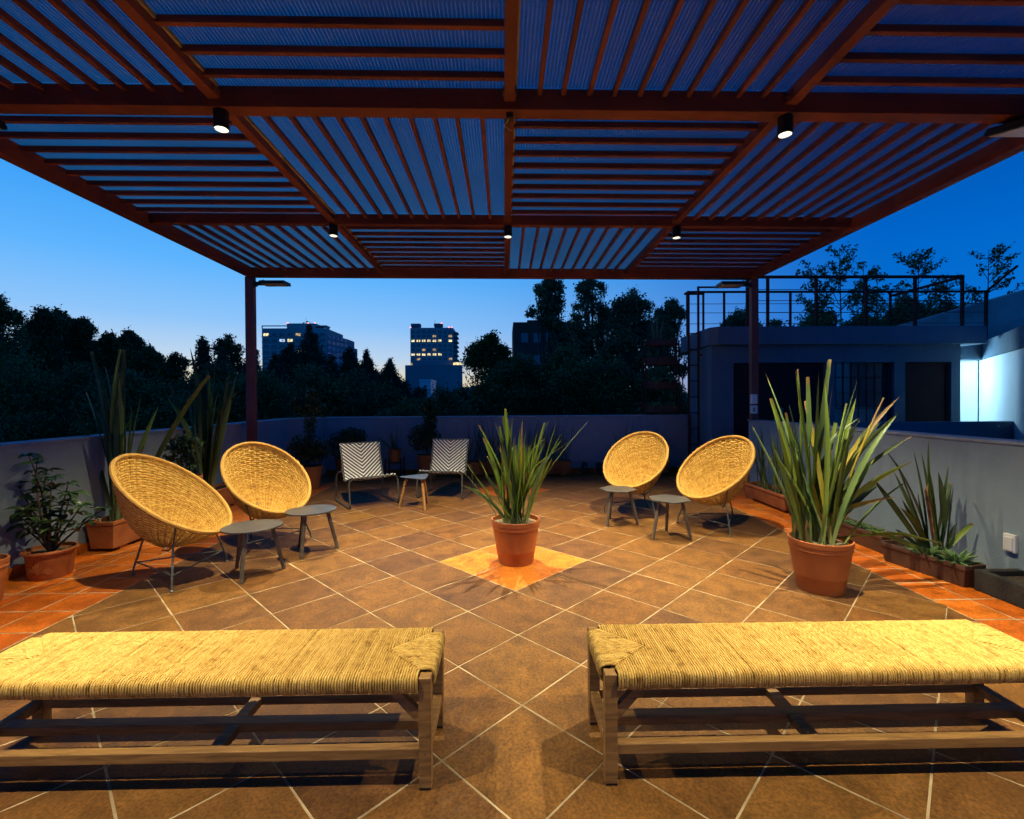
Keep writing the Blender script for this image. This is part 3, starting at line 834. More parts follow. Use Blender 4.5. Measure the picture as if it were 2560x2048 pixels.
# ------------------------------------------------------------------ rush benches
def make_bench():
    L, D, HT = 1.70, 0.36, 0.40
    t = thing('bench', 'x', 'bench', (0, 0, 0))
    lw = 0.044
    for sx in (0, 1):
        for sy in (0, 1):
            x0 = sx * (L - lw); y0 = sy * (D - lw)
            lg = MB().box(x0, x0 + lw, y0, y0 + lw, 0.008, HT - 0.002).build('leg', 'wood', t, bevel=0.003)
            MB().box(x0 + 0.002, x0 + lw - 0.002, y0 + 0.002, y0 + lw - 0.002, 0.0, 0.008).build('foot_pad', 'black', lg)
            MB().tube([(x0 + lw / 2, y0 - 0.0005, 0.13), (x0 + lw / 2, y0 + 0.004, 0.13)], 0.0035, 8).build('screw', 'rod', lg)
    # lower stretcher frame and its slats
    z0, z1 = 0.108, 0.146
    MB().box(lw, L - lw, 0.006, 0.040, z0, z1).build('stretcher', 'wood', t, bevel=0.003)
    MB().box(lw, L - lw, D - 0.040, D - 0.006, z0, z1).build('stretcher', 'wood', t, bevel=0.003)
    for x in (0.004, L - 0.040):
        MB().box(x, x + 0.036, lw, D - lw, z0, z1).build('stretcher', 'wood', t, bevel=0.003)
    MB().box(0.041, L - 0.041, D / 2 - 0.024, D / 2 + 0.024, z0, z1 - 0.002).build('slat', 'wood', t, bevel=0.003)
    MB().box(L * 0.53, L * 0.53 + 0.045, 0.041, D / 2 - 0.025, z0 + 0.002, z1 - 0.004).build('slat', 'wood', t, bevel=0.003)
    MB().box(L * 0.53, L * 0.53 + 0.045, D / 2 + 0.025, D - 0.041, z0 + 0.002, z1 - 0.004).build('slat', 'wood', t, bevel=0.003)
    # seat rails (under the cords) and corner braces
    for y in (0.01, D - 0.04):
        MB().box(lw, L - lw, y, y + 0.030, HT - 0.05, HT - 0.016).build('seat_rail', 'wood', t)
    for x in (0.01, L - 0.04):
        MB().box(x, x + 0.030, lw, D - lw, HT - 0.05, HT - 0.016).build('seat_rail', 'wood', t)
    for sx in (0, 1):
        for y in (0.012, D - 0.036):
            xs = (lw + 0.001, 0.155) if sx == 0 else (L - lw - 0.001, L - 0.155)
            w = 0.040
            dx = w if sx == 0 else -w
            vs_ = [(xs[0], y, HT - 0.175), (xs[0], y, HT - 0.120), (xs[1] - dx, y, HT - 0.0525), (xs[1], y, HT - 0.0525)]
            vs_ += [(a, y + 0.024, c) for a, _, c in vs_]
            MB().add(vs_, [(3, 2, 1, 0), (4, 5, 6, 7), (0, 1, 5, 4), (1, 2, 6, 5), (2, 3, 7, 6), (3, 0, 4, 7)]).build('brace', 'wood', t)
    # woven rush: cords over the long rails, and end triangles over the short rails
    V, F = [], []
    rg = random.Random(3)
    tri = 0.19
    zt = HT + 0.004

    def cord(path, r0):
        """flattened twisting strand along path"""
        path = np.array(path); n = len(path)
        tg = np.gradient(path, axis=0); tg /= np.linalg.norm(tg, axis=1)[:, None]
        side = np.array([1.0, 0, 0]) if abs(tg[n // 2][0]) < 0.7 else np.array([0, 1.0, 0])
        nn = np.cross(tg, side); nn /= np.linalg.norm(nn, axis=1)[:, None]
        ss = np.cross(nn, tg)
        seg = np.concatenate([[0], np.cumsum(np.linalg.norm(np.diff(path, axis=0), axis=1))])
        ph = rg.uniform(0, 6); tw = rg.uniform(150, 210)
        b = len(V)
        sides = 6
        for i in range(n):
            rot = ph + seg[i] * tw
            jit = 1 + 0.08 * math.sin(seg[i] * 61 + ph * 3)
            for k in range(sides):
                a = 2 * PI * k / sides
                rad = r0 * jit * (1 + 0.22 * math.cos(2 * (a - rot)))
                V.append(path[i] + rad * (math.cos(a) * ss[i] + math.sin(a) * nn[i]))
        for i in range(n - 1):
            for k in range(sides):
                k2 = (k + 1) % sides
                F.append((b + i * sides + k, b + i * sides + k2, b + (i + 1) * sides + k2, b + (i + 1) * sides + k))

    def over_edge(pos, along, depth_to, end):
        """path from under the rail, up its face, over the arris, in to depth_to"""
        e = 0.003 + rg.uniform(-0.0015, 0.0015)
        prof = [(0.030, -0.058), (0.012, -0.0605), (0.0005 - e, -0.052), (-0.004 - e, -0.036), (-0.0045 - e, -0.018), (-0.001 - e, -0.006), (0.006, -0.0005), (0.016, 0.002)]
        k = 0.030
        while k < depth_to - 0.008:
            prof.append((k, 0.002 + 0.0025 * math.sin(k * 9) + rg.uniform(-.0006, .0006)))
            k += 0.011
        prof.append((depth_to - 0.002, 0.0005)); prof.append((depth_to + 0.003, -0.007))
        res = []
        for d, z in prof:
            s_ = pos + rg.uniform(-.0004, .0004)
            if along == 'x':
                res.append((s_, d if end == 0 else D - d, zt + z))
            else:
                res.append((d if end == 0 else L - d, s_, zt + z))
        return res

    pitch = 0.0092
    x = lw + 0.004
    while x < L - lw - 0.003:
        lim = D / 2
        for e_ in (0, 1):
            if x < tri: dep = max(lw, D / 2 * (x / tri))
            elif x > L - tri: dep = max(lw, D / 2 * ((L - x) / tri))
            else: dep = D / 2 + (0.008 if e_ == 0 else -0.006)
            if x < tri or x > L - tri:
                cord(over_edge(x, 'x', dep - 0.004, e_), pitch * 0.50)
            elif e_ == 0:
                # one cord right across
                p1 = over_edge(x, 'x', D / 2, 0)[:-1]
                p2 = over_edge(x, 'x', D / 2, 1)[:-1][::-1]
                cord(p1[:-1] + p2[1:], pitch * 0.50 * rg.uniform(0.86, 1.1))
        x += pitch * rg.uniform(0.94, 1.07)
    for e_ in (0, 1):
        y = lw + 0.003
        while y < D - lw - 0.002:
            dep = tri * (1 - abs(y - D / 2) / (D / 2))
            cord(over_edge(y, 'y', max(0.05, dep - 0.004), e_), pitch * 0.50)
            y += pitch * rg.uniform(0.94, 1.07)
    MB().box(0.03, L - 0.03, 0.03, D - 0.03, HT - 0.015, HT - 0.003).build('gap_backing', 'gapdark', t)  # added backing plate, keeps the gaps between the cords dark
    me = np_mesh('woven_seat', np.array(V), np.array(F), 'straw')
    me.polygons.foreach_set('use_smooth', [True] * len(me.polygons))
    obj('woven_seat', me, t)
    return t


bench = make_bench()
bench.location = (-1.965, 1.648, 0)
bench['label'] = 'left woven rush bench with brown wooden frame in the foreground'
bench['group'] = 'rush benches in the foreground'
b2 = copy_tree(bench)
b2.location = (2.053, 2.012, 0); b2.rotation_euler = (0, 0, PI)
b2['label'] = 'right woven rush bench with brown wooden frame in the foreground'


# ------------------------------------------------------------------ palm basket chairs
def make_basket():
    t = thing('basket_chair', 'x', 'chair')
    SA, SB = 0.37, 0.48; tilt = R(52)
    c0 = np.array([-0.03, 0, 0.652]); n0 = np.array([math.cos(tilt), 0, math.sin(tilt)])
    c1 = np.array([-0.085, 0, 0.245]); n1 = np.array([0.22, 0, 0.975])
    r1 = 0.035
    side = np.array([0, 1.0, 0])

    def ring(s):
        n = n0 * (1 - s) + n1 * s; n /= np.linalg.norm(n)
        u = np.cross(side, n); u /= np.linalg.norm(u)       # points down to the front lip
        k = (1 - s)
        rad = (r1 + (SA - r1) * (k ** 0.74), r1 + (SB - r1) * (k ** 0.80))
        c = c0 * k + c1 * s
        # hollow the sides outwards a little so the shell bellies
        c = c + np.array([-0.03, 0, -0.045]) * math.sin(PI * s)
        return c, u, n, rad

    rows_n, ribs = 42, 42
    Mseg = ribs * 4
    th = np.linspace(0, 2 * PI, Mseg, endpoint=False)
    rng = np.random.RandomState(5)
    S = np.linspace(0.012, 1.0, rows_n + 1)
    centers = []
    for s in S:
        c, u, n, rad = ring(s)
        wob = 1 + 0.0012 * rng.randn(Mseg)
        P = c[None] + wob[:, None] * (rad[0] * np.cos(th)[:, None] * side + rad[1] * np.sin(th)[:, None] * u)
        centers.append(P)
    centers = np.array(centers)
    V, F = [], []
    sides = 6
    for k in range(rows_n + 1):
        P = centers[k]
        nxt = centers[min(k + 1, rows_n)] - centers[max(k - 1, 0)]
        gap = np.linalg.norm(nxt, axis=1) / (2 if 0 < k < rows_n else 1)
        dn = nxt / (np.linalg.norm(nxt, axis=1)[:, None] + 1e-9)
        tg = np.roll(P, -1, 0) - np.roll(P, 1, 0); tg /= np.linalg.norm(tg, axis=1)[:, None]
        nn = np.cross(tg, dn)
        idx = np.arange(Mseg)
        amp = 0.0046 * np.cos(PI * idx / 2.0) + 0.0024 * np.cos(PI * idx / 4.0 + PI * k)
        rv = np.clip(gap * 0.50, 0.0035, 0.0095) * (1 + 0.07 * rng.randn(Mseg))
        rw = np.clip(gap * 0.56, 0.004, 0.0125)
        b = len(V)
        for i in range(Mseg):
            c = P[i] + nn[i] * amp[i]
            for q in range(sides):
                a = 2 * PI * q / sides
                V.append(c + dn[i] * math.cos(a) * rw[i] + nn[i] * math.sin(a) * rv[i] * 0.55)
        for i in range(Mseg):
            j = (i + 1) % Mseg
            for q in range(sides):
                q2 = (q + 1) % sides
                F.append((b + i * sides + q, b + i * sides + q2, b + j * sides + q2, b + j * sides + q))
    me = np_mesh('woven_shell', np.array(V), np.array(F), 'wicker')
    me.polygons.foreach_set('use_smooth', [True] * len(me.polygons))
    obj('woven_shell', me, t)
    # spokes that the palm is woven on
    rb = MB()
    for i in range(0, Mseg, 4):
        rb.tube([centers[k][i] for k in range(0, rows_n + 1, 2)], 0.0045, 4, cap=False)
    rb.build('spokes', 'wicker', t)
    # bound rim
    c, u, n, rad = ring(0.0)
    rp, rr = [], []
    for i in range(240):
        a = 2 * PI * i / 240
        rp.append(c + n * 0.006 + (rad[0] + 0.004) * math.cos(a) * side + (rad[1] + 0.004) * math.sin(a) * u)
        rr.append(0.0165 * (1 + (0.05 if i % 2 else -0.05)))
    MB().tube([Vector(p) for p in rp], rr, 8, closed=True).build('bound_rim', 'rim', t, smooth=True)
    # wire frame: three legs, triangular stretcher, cradle ring, arms up to the rim
    feet = [(0.185, -0.32), (0.185, 0.32), (-0.37, 0.0)]
    knees = [(0.135, -0.235, 0.31), (0.135, 0.235, 0.31), (-0.255, 0.0, 0.37)]
    for k, (f, kn) in enumerate(zip(feet, knees)):
        path = [(f[0], f[1], 0.006), (f[0] * 0.97 + kn[0] * .03, f[1] * 0.97 + kn[1] * .03, 0.05), kn]
        lg = MB().tube(path, 0.0075, 8).build('leg', 'rod', t, smooth=True)
        MB().lathe([(0.016, 0.0), (0.016, 0.006), (0.009, 0.012)], 14, (f[0], f[1], 0.0005)).build('foot_pad', 'rod', lg, smooth=True)
    st = [tuple(np.array([f[0], f[1], 0]) * 0.90 + np.array([kn[0], kn[1], 0]) * 0.10 + np.array([0, 0, 0.105])) for f, kn in zip(feet, knees)]
    st = []
    for f, kn in zip(feet, knees):
        q = 0.105 / kn[2]
        st.append((f[0] + (kn[0] - f[0]) * q, f[1] + (kn[1] - f[1]) * q, 0.105))
    for a in range(3):
        MB().tube([st[a], st[(a + 1) % 3]], 0.0055, 8).build('stretcher', 'rod', t, smooth=True)
    # arms from the front knees up over the shell to the rim, and back under the bowl
    for k, sy in ((0, -1), (1, 1)):
        ang = R(38)
        tip = c + n * -0.004 + (rad[0] + 0.016) * math.cos(ang) * side * sy + (rad[1] + 0.016) * math.sin(ang) * u
        low = np.array([-0.10, sy * 0.04, 0.212])
        MB().tube([tuple(tip), knees[k], (0.02, sy * 0.13, 0.238), tuple(low)], 0.0065, 8).build('arm', 'rod', t, smooth=True)
    MB().tube([knees[2], (-0.19, 0, 0.27), (-0.10, 0.0, 0.212)], 0.0065, 8).build('arm', 'rod', t, smooth=True)
    return t


bk = make_basket()
spots = [((-2.60, 3.77), R(-2), 'nearest palm basket chair, seen from its side at left'),
         ((-2.285, 4.58), R(-37), 'second palm basket chair at left, facing the camera'),
         ((1.585, 5.69), R(-127), 'farther of the two palm basket chairs at right'),
         ((2.25, 5.02), R(-149), 'nearer of the two palm basket chairs at right')]
for k, (p, a, lab) in enumerate(spots):
    o = bk if k == 0 else copy_tree(bk)
    o.location = (p[0], p[1], 0); o.rotation_euler = (0, 0, a)
    tag(o, lab, 'chair', 'palm basket chairs')


# ------------------------------------------------------------------ side tables
def table(loc, outline, legs, z, top_m, leg_m, label, foot_r, top_r=0.13, leg_w=(0.014, 0.012), square=False, group=None):
    t = thing('side_table', label, 'table', (*loc, 0), 0, group)
    MB().prism(outline, z - 0.012, z).build('table_top', top_m, t, bevel=0.002)
    MB().prism([(x * 0.62, y * 0.62) for x, y in outline], z - 0.024, z - 0.0125).build('under_plate', leg_m, t)
    for a in legs:
        f = Vector((foot_r * math.cos(a), foot_r * math.sin(a), 0.001)); h = Vector((top_r * math.cos(a), top_r * math.sin(a), z - 0.024))
        MB().tube([f, h], [leg_w[1], leg_w[0]], 4 if square else 12).build('leg', leg_m, t, smooth=not square)
    return t


circ = lambda rx, ry, rot, n=40: [(rx * math.cos(a) * math.cos(rot) - ry * math.sin(a) * math.sin(rot), rx * math.cos(a) * math.sin(rot) + ry * math.sin(a) * math.cos(rot)) for a in [2 * PI * k / n for k in range(n)]]
hexa = lambda r_, off: [(r_ * math.cos(off + k * PI / 3), r_ * math.sin(off + k * PI / 3)) for k in range(6)]
grp = 'small grey side tables'
table((-2.03, 3.80), circ(0.222, 0.205, R(35)), [R(-83), R(25), R(150)], 0.382, 'tabletop', 'tableleg', 'nearer round grey side table beside the left basket chair', 0.225, 0.14, (0.019, 0.016), True, grp)
table((-1.785, 4.35), circ(0.222, 0.205, R(35)), [R(-90), R(15), R(140)], 0.382, 'tabletop', 'tableleg', 'farther round grey side table before the second basket chair', 0.225, 0.14, (0.019, 0.016), True, grp)
table((1.265, 5.215), hexa(0.208, R(-17)), [R(-136), R(-24), R(104)], 0.384, 'tabletop', 'tableleg', 'hexagonal grey side table before the farther right basket chair', 0.215, 0.13, (0.019, 0.016), True, grp)
table((1.65, 4.675), hexa(0.212, R(23)), [R(-156), R(-40), R(78)], 0.384, 'tabletop', 'tableleg', 'hexagonal grey side table before the nearer right basket chair', 0.215, 0.13, (0.019, 0.016), True, grp)
# rounded triangle
tri_v = [Vector((-0.285, 0.02)), Vector((0.13, -0.215)), Vector((0.10, 0.27))]
out = []
for k in range(3):
    a, b, c = tri_v[k - 1], tri_v[k], tri_v[(k + 1) % 3]
    p, q = b + (a - b) * 0.22, b + (c - b) * 0.22
    for s in range(7):
        u = s / 6
        w = p * (1 - u) ** 2 + b * 2 * u * (1 - u) + q * u * u
        out.append((w.x, w.y))
table((-1.125, 6.115), out, [R(183), R(-60), R(70)], 0.395, 'navytop', 'leg_wood', 'rounded triangular blue grey table with wooden legs between the striped chairs', 0.245, 0.15, (0.019, 0.015), False, grp)


# ------------------------------------------------------------------ striped sling chairs
def make_sling():
    t = thing('sling_chair', 'x', 'chair')
    W = 0.56
    # profile from the front lip back to the crease and up the back (x forward)
    prof = [(0.335, 0.385), (0.335, 0.402), (0.315, 0.412), (0.27, 0.402), (0.20, 0.380), (0.10, 0.350), (0.0, 0.322), (-0.06, 0.310), (-0.105, 0.318), (-0.135, 0.35),
            (-0.165, 0.42), (-0.20, 0.52), (-0.235, 0.62), (-0.27, 0.72), (-0.292, 0.785), (-0.300, 0.800), (-0.312, 0.798), (-0.316, 0.782)]
    V, F, UV = [], [], []
    nu = 12
    d = 0
    prev = None
    for i, (x, z) in enumerate(prof):
        if prev: d += math.hypot(x - prev[0], z - prev[1])
        prev = (x, z)
        for k in range(nu + 1):
            u = k / nu
            sag = 0.010 * math.sin(PI * u)
            V.append((x - sag * 0.3, (u - 0.5) * W, z - sag)); UV.append((u * W, d))
    for i in range(len(prof) - 1):
        for k in range(nu):
            a = i * (nu + 1) + k
            F.append((a, a + 1, a + nu + 2, a + nu + 1))
    me = bpy.data.meshes.new('sling')
    me.from_pydata(V, [], F); me.materials.append(M['stripe'])
    uvl = me.uv_layers.new(name='UVMap')
    for lp in me.loops: uvl.data[lp.index].uv = UV[lp.vertex_index]
    me.polygons.foreach_set('use_smooth', [True] * len(me.polygons)); me.update()
    o = obj('sling', me, t)
    so = o.modifiers.new('thick', 'SOLIDIFY'); so.thickness = 0.007; so.offset = -1

    def rounded(path, r_=0.05, n=5):
        res = [Vector(path[0])]
        for a, b, c in zip(path, path[1:], path[2:]):
            a, b, c = Vector(a), Vector(b), Vector(c)
            p = b + (a - b).normalized() * min(r_, (a - b).length * .45); q = b + (c - b).normalized() * min(r_, (c - b).length * .45)
            for s in range(n + 1):
                u = s / n
                res.append(p * (1 - u) ** 2 + b * 2 * u * (1 - u) + q * u * u)
        res.append(Vector(path[-1]))
        return res
    for s in (-1, 1):
        y = s * 0.268; yo = s * 0.325
        # seat rail follows the sling; sled runner below
        MB().tube(rounded([(0.325, y, 0.392), (0.0, y, 0.312), (-0.11, y, 0.305), (-0.306, y, 0.788)], 0.05), 0.011, 10).build('sling_rail', 'tube', t, smooth=True)
        MB().tube(rounded([(0.325, y, 0.385), (0.285, yo, 0.345), (0.345, yo, 0.012), (-0.345, yo, 0.012), (-0.285, yo, 0.40), (-0.175, y, 0.42)], 0.075, 7), 0.0115, 10).build('sled_frame', 'tube', t, smooth=True)
    MB().tube([(0.326, -0.268, 0.392), (0.326, 0.268, 0.392)], 0.011, 10).build('cross_tube', 'tube', t, smooth=True)
    MB().tube([(-0.306, -0.268, 0.788), (-0.306, 0.268, 0.788)], 0.011, 10).build('cross_tube', 'tube', t, smooth=True)
    return t


sl = make_sling()
sl.location = (-1.88, 6.43, 0); sl.rotation_euler = (0, 0, R(-56))
tag(sl, 'left striped black and white sling chair, turned to the right', 'chair', 'striped sling chairs')
s2 = copy_tree(sl); s2.location = (-0.865, 6.88, 0); s2.rotation_euler = (0, 0, R(-99))
tag(s2, 'right striped black and white sling chair, half behind the centre plant', 'chair', 'striped sling chairs')


# ------------------------------------------------------------------ plants
def leaf_mesh(base, tip, w, m, bend=0.12, face=None, cut=False, seg=9, fold=0.25, kink=0):
    """sword leaf from base to tip: folded down the middle, bowed, tapering"""
    base, tip = Vector(base), Vector(tip)
    d = tip - base
    ctrl = base + d * 0.5 + Vector((rnd.uniform(-.05, .05), rnd.uniform(-.05, .05), 0)) * d.length + Vector((-d.x, -d.y, 0)) * bend * 1.6 + Vector((0, 0, 1)) * d.length * bend
    if face is None: face = rnd.uniform(0, PI)
    kd = (rnd.uniform(-.2, .2), rnd.uniform(-.2, .2))
    V, F = [], []
    for i in range(seg + 1):
        s = i / seg
        p = base * (1 - s) ** 2 + ctrl * 2 * s * (1 - s) + tip * s * s
        if kink and s > kink:
            p = p + Vector((d.x * .55 + kd[0], d.y * .55 + kd[1], -d.length * .42)) * (s - kink)
        tg = (ctrl - base) * (1 - s) + (tip - ctrl) * s
        tg.normalize()
        a = tg.orthogonal() if abs(tg.z) > 0.999 else tg.cross(Vector((math.sin(face), -math.cos(face), 0.05)))
        a.normalize()
        nn = tg.cross(a)
        ww = w * (0.62 + 0.38 * math.sin(min(1, s * 1.7) * PI / 2)) * (1 - max(0, (s - 0.55) / 0.45) ** 2.2 * (0.40 if cut else 0.97))
        V += [p + a * ww / 2 + nn * ww * fold, p, p - a * ww / 2 + nn * ww * fold]
    for i in range(seg):
        for k in (0, 1):
            F.append((3 * i + k, 3 * i + k + 1, 3 * i + 4 + k, 3 * i + 3 + k))
    b = MB(); b.add([v - base for v in V], F)
    me = b.mesh('leaf', m)
    at = me.attributes.new('t', 'FLOAT', 'POINT')
    at.data.foreach_set('value', [i / seg for i in range(seg + 1) for _ in range(3)])
    me.polygons.foreach_set('use_smooth', [True] * len(me.polygons))
    return me


def flax(parent, base, tips, w=0.04, ydepth=0.25, mats=('flax',), base_r=0.05, extra=0, seed=1, min_y=None):
    """fan of sword leaves; tips as (x, z) in the world, spread in depth"""
    rr = random.Random(seed)
    bx, by, bz = base
    items = list(tips)
    for k in range(extra):
        x, z = rr.choice(tips)
        q = rr.uniform(0.55, 0.9)
        items.append((bx + (x - bx) * q + rr.uniform(-.08, .08), bz + (z - bz) * q))
    for x, z in items:
        lean = abs(x - bx)
        dy = rr.uniform(-1, 1) * ydepth * (0.4 + min(1, lean * 2)) * 0.7
        if min_y is not None: dy = max(min_y, dy)
        bb = (bx + (x - bx) * 0.10 + rr.uniform(-base_r, base_r), by + rr.uniform(-base_r, base_r), bz - 0.02)
        m = rr.choice(mats)
        me = leaf_mesh(bb, (x, by + dy, z), w * rr.uniform(0.7, 1.15) * (0.6 if m == 'flax_dry' else 1), m,
                       bend=rr.uniform(0.01, 0.07) if lean < 0.35 else rr.uniform(0.04, 0.12), face=rr.uniform(0.2, PI - 0.2) + PI / 2 * 0, cut=rr.random() < 0.3, kink=rr.uniform(.55, .8) if rr.random() < .13 else 0)
        obj('leaf', me, parent, loc=(bb[0] - parent.location.x, bb[1] - parent.location.y, bb[2] - parent.location.z))


def rim_pot(t, r0, r1, h, m='pot', ridge=True, soil='soil'):
    prof = [(0.0, 0.0), (r0, 0.0)]
    prof += [(r0 + (r1 - r0) * 0.30, h * 0.30 - 0.004), (r0 + (r1 - r0) * 0.30 + 0.003, h * 0.30), (r0 + (r1 - r0) * 0.32 + 0.002, h * 0.31)] if ridge else []
    prof += [(r0 + (r1 - r0) * 0.80, h * 0.80), (r0 + (r1 - r0) * 0.80 + 0.007, h * 0.815), (r1 - 0.006, h * 0.89), (r1 - 0.001, h * 0.90), (r1, h * 0.99), (r1 - 0.003, h),
             (r1 - 0.012, h), (r1 - 0.014, h * 0.9), (r0 * 0.8, h * 0.8), (0, h * 0.79)]
    MB().lathe(prof, 56).build('pot', m, t, smooth=True)
    # lumpy soil
    V, F = [], []
    rr = random.Random(int(r1 * 1e4))
    nr, ns = 9, 30
    for i in range(nr + 1):
        for k in range(ns):
            a = 2 * PI * k / ns; q = (r1 - 0.013) * i / nr
            V.append((q * math.cos(a), q * math.sin(a), h * 0.93 + rr.uniform(-0.008, 0.008) - 0.012 * (i / nr) ** 3))
    for i in range(nr):
        for k in range(ns):
            k2 = (k + 1) % ns
            F.append((i * ns + k, (i + 1) * ns + k, (i + 1) * ns + k2, i * ns + k2))
    MB().add(V, F).build('soil', soil, t, smooth=True)


TC = [(-0.22, 1.17), (-0.17, 1.07), (-0.21, 0.91), (-0.08, 1.2), (-0.04, 1.16), (0.01, 1.31), (-0.01, 1.24), (0.07, 1.23), (0.08, 1.08), (0.15, 1.22), (0.18, 1.13), (0.1, 1.02), (0.21, 1.02), (0.3, 1.13), (0.35, 1.18), (0.39, 1.21), (0.41, 1.19), (0.47, 1.17), (0.48, 1.1), (0.69, 1.19), (-0.38, 0.84), (-0.37, 0.96), (-0.36, 0.68), (0.35, 1.07), (0.42, 0.89), (0.23, 0.95), (0.01, 1.18), (0.04, 1.12), (-0.06, 1.0), (0.13, 1.12), (0.32, 1.06), (0.26, 0.99), (0.19, 1.0), (0.06, 0.98), (0.29, 1.12), (0.43, 1.07)]
pc = thing('potted_flax', 'flax in a round clay pot standing on the pale tile diamond', 'potted plant', (0.092, 4.005, 0), 0, 'flax in round clay pots')
rim_pot(pc, 0.148, 0.206, 0.368)
flax(pc, (0.092, 4.005, 0.345), TC, 0.034, 0.30, ('flax',) * 8 + ('flax_blue', 'flax_blue', 'flax_dark', 'flax_yellow', 'flax_dry'), 0.085, 30, 11)

TR = [(1.9, 1.57), (2.05, 1.58), (2.15, 1.53), (2.2, 1.6), (2.22, 1.57), (2.29, 1.48), (2.36, 1.66), (2.4, 1.5), (2.53, 1.5), (2.55, 1.37), (2.67, 1.38), (2.75, 1.38), (2.9, 1.39), (2.0, 1.38), (1.97, 1.28), (1.91, 1.21), (1.85, 1.17), (1.84, 1.01), (2.45, 1.34), (2.71, 1.2), (2.47, 1.19), (2.54, 1.19), (2.82, 0.77), (2.73, 0.63), (2.37, 1.14), (2.58, 0.86), (2.75, 0.95), (2.5, 0.83), (2.93, 1.18), (2.16, 0.99), (2.44, 1.22), (2.25, 1.36), (2.33, 1.21), (2.09, 1.27), (2.12, 1.11), (2.63, 1.2), (2.97, 0.43), (2.71, 0.74)]
pr = thing('potted_flax', 'largest flax in a round clay pot at right, before the brown planters', 'potted plant', (2.285, 3.36, 0), 0, 'flax in round clay pots')
rim_pot(pr, 0.150, 0.206, 0.368)
flax(pr, (2.275, 3.375, 0.345), TR, 0.044, 0.30, ('flax',) * 7 + ('flax_dark',) * 3 + ('flax_blue',) * 3 + ('flax_yellow',), 0.105, 26, 5)
flax(pr, (2.275, 3.375, 0.335), [(2.2, 0.62), (2.32, 0.56), (2.38, 0.66), (2.14, 0.52), (2.44, 0.58), (2.27, 0.5), (2.4, 0.48)], 0.05, 0.25, ('flax_dry',), 0.10, 0, 8)


def trough(t, L, W, h, m, taper=0.025, wall=0.018, rnd_=0.012, soil='darksoil', feet=True):
    """long planter along local y, open top"""
    def rect(l, w, z): return [(-w / 2, -l / 2, z), (w / 2, -l / 2, z), (w / 2, l / 2, z), (-w / 2, l / 2, z)]
    z0 = 0.03 if feet else 0.0
    rings = [rect(L - 2 * taper, W - 2 * taper, z0), rect(L - 0.006, W - 0.006, h - 0.035), rect(L + 0.012, W + 0.012, h - 0.033), rect(L + 0.012, W + 0.012, h),
             rect(L - 2 * wall, W - 2 * wall, h), rect(L - 2 * wall - 0.01, W - 2 * wall - 0.01, h - 0.06)]
    V = [v for r_ in rings for v in r_]
    F = [(3, 2, 1, 0)]
    for i in range(len(rings) - 1):
        for k in range(4):
            F.append((4 * i + k, 4 * i + (k + 1) % 4, 4 * i + 4 + (k + 1) % 4, 4 * i + 4 + k))
    MB().add(V, F).build('trough', m, t, bevel=rnd_)
    V, F = [], []
    rr = random.Random(int(L * 1000))
    nx, ny = 5, 22
    for i in range(ny + 1):
        for k in range(nx + 1):
            V.append(((k / nx - .5) * (W - 2 * wall - 0.002), (i / ny - .5) * (L - 2 * wall - 0.002), h - 0.035 + rr.uniform(-.009, .009)))
    for i in range(ny):
        for k in range(nx):
            a = i * (nx + 1) + k
            F.append((a, a + 1, a + nx + 2, a + nx + 1))
    MB().add(V, F).build('soil', soil, t, smooth=True)
    if feet:
        for s in (-1, 1):
            MB().box(-W / 2 + taper + 0.012, W / 2 - taper - 0.012, s * L * 0.34 - 0.05, s * L * 0.34 + 0.05, 0.0, 0.031).build('foot', m, t, bevel=0.008)


# left troughs with tall flax
TL1 = [(-4.02, 1.7), (-4.0, 1.88), (-3.86, 1.72), (-3.7, 1.89), (-3.59, 1.88), (-4.15, 1.37), (-3.42, 1.46), (-2.94, 1.64), (-3.61, 1.44), (-3.81, 1.5), (-3.75, 1.53), (-3.99, 1.48), (-3.67, 1.83), (-3.79, 1.36), (-3.85, 1.6)]
tl = thing('flax_trough', 'clay trough with tall flax behind the nearest basket chair', 'planter', (-3.715, 4.86, 0), 0, 'clay troughs along the left wall')
trough(tl, 1.02, 0.255, 0.285, 'clay')
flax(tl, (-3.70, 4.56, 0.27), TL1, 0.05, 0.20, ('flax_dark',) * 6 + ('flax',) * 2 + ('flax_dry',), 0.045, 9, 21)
TL2 = [(-3.76, 2.03), (-3.62, 1.86), (-3.53, 1.91), (-3.31, 1.68), (-3.17, 1.69), (-4.04, 1.58), (-3.86, 1.58), (-3.46, 1.71), (-3.67, 1.48), (-3.2, 1.85), (-3.4, 1.73), (-3.6, 1.76)]
tl2 = thing('flax_trough', 'clay trough with tall flax behind the second basket chair', 'planter', (-3.70, 6.02, 0), 0, 'clay troughs along the left wall')
trough(tl2, 0.95, 0.255, 0.285, 'clay')
flax(tl2, (-3.62, 5.75, 0.27), TL2, 0.058, 0.18, ('flax_dark',) * 7 + ('flax',), 0.06, 8, 22)
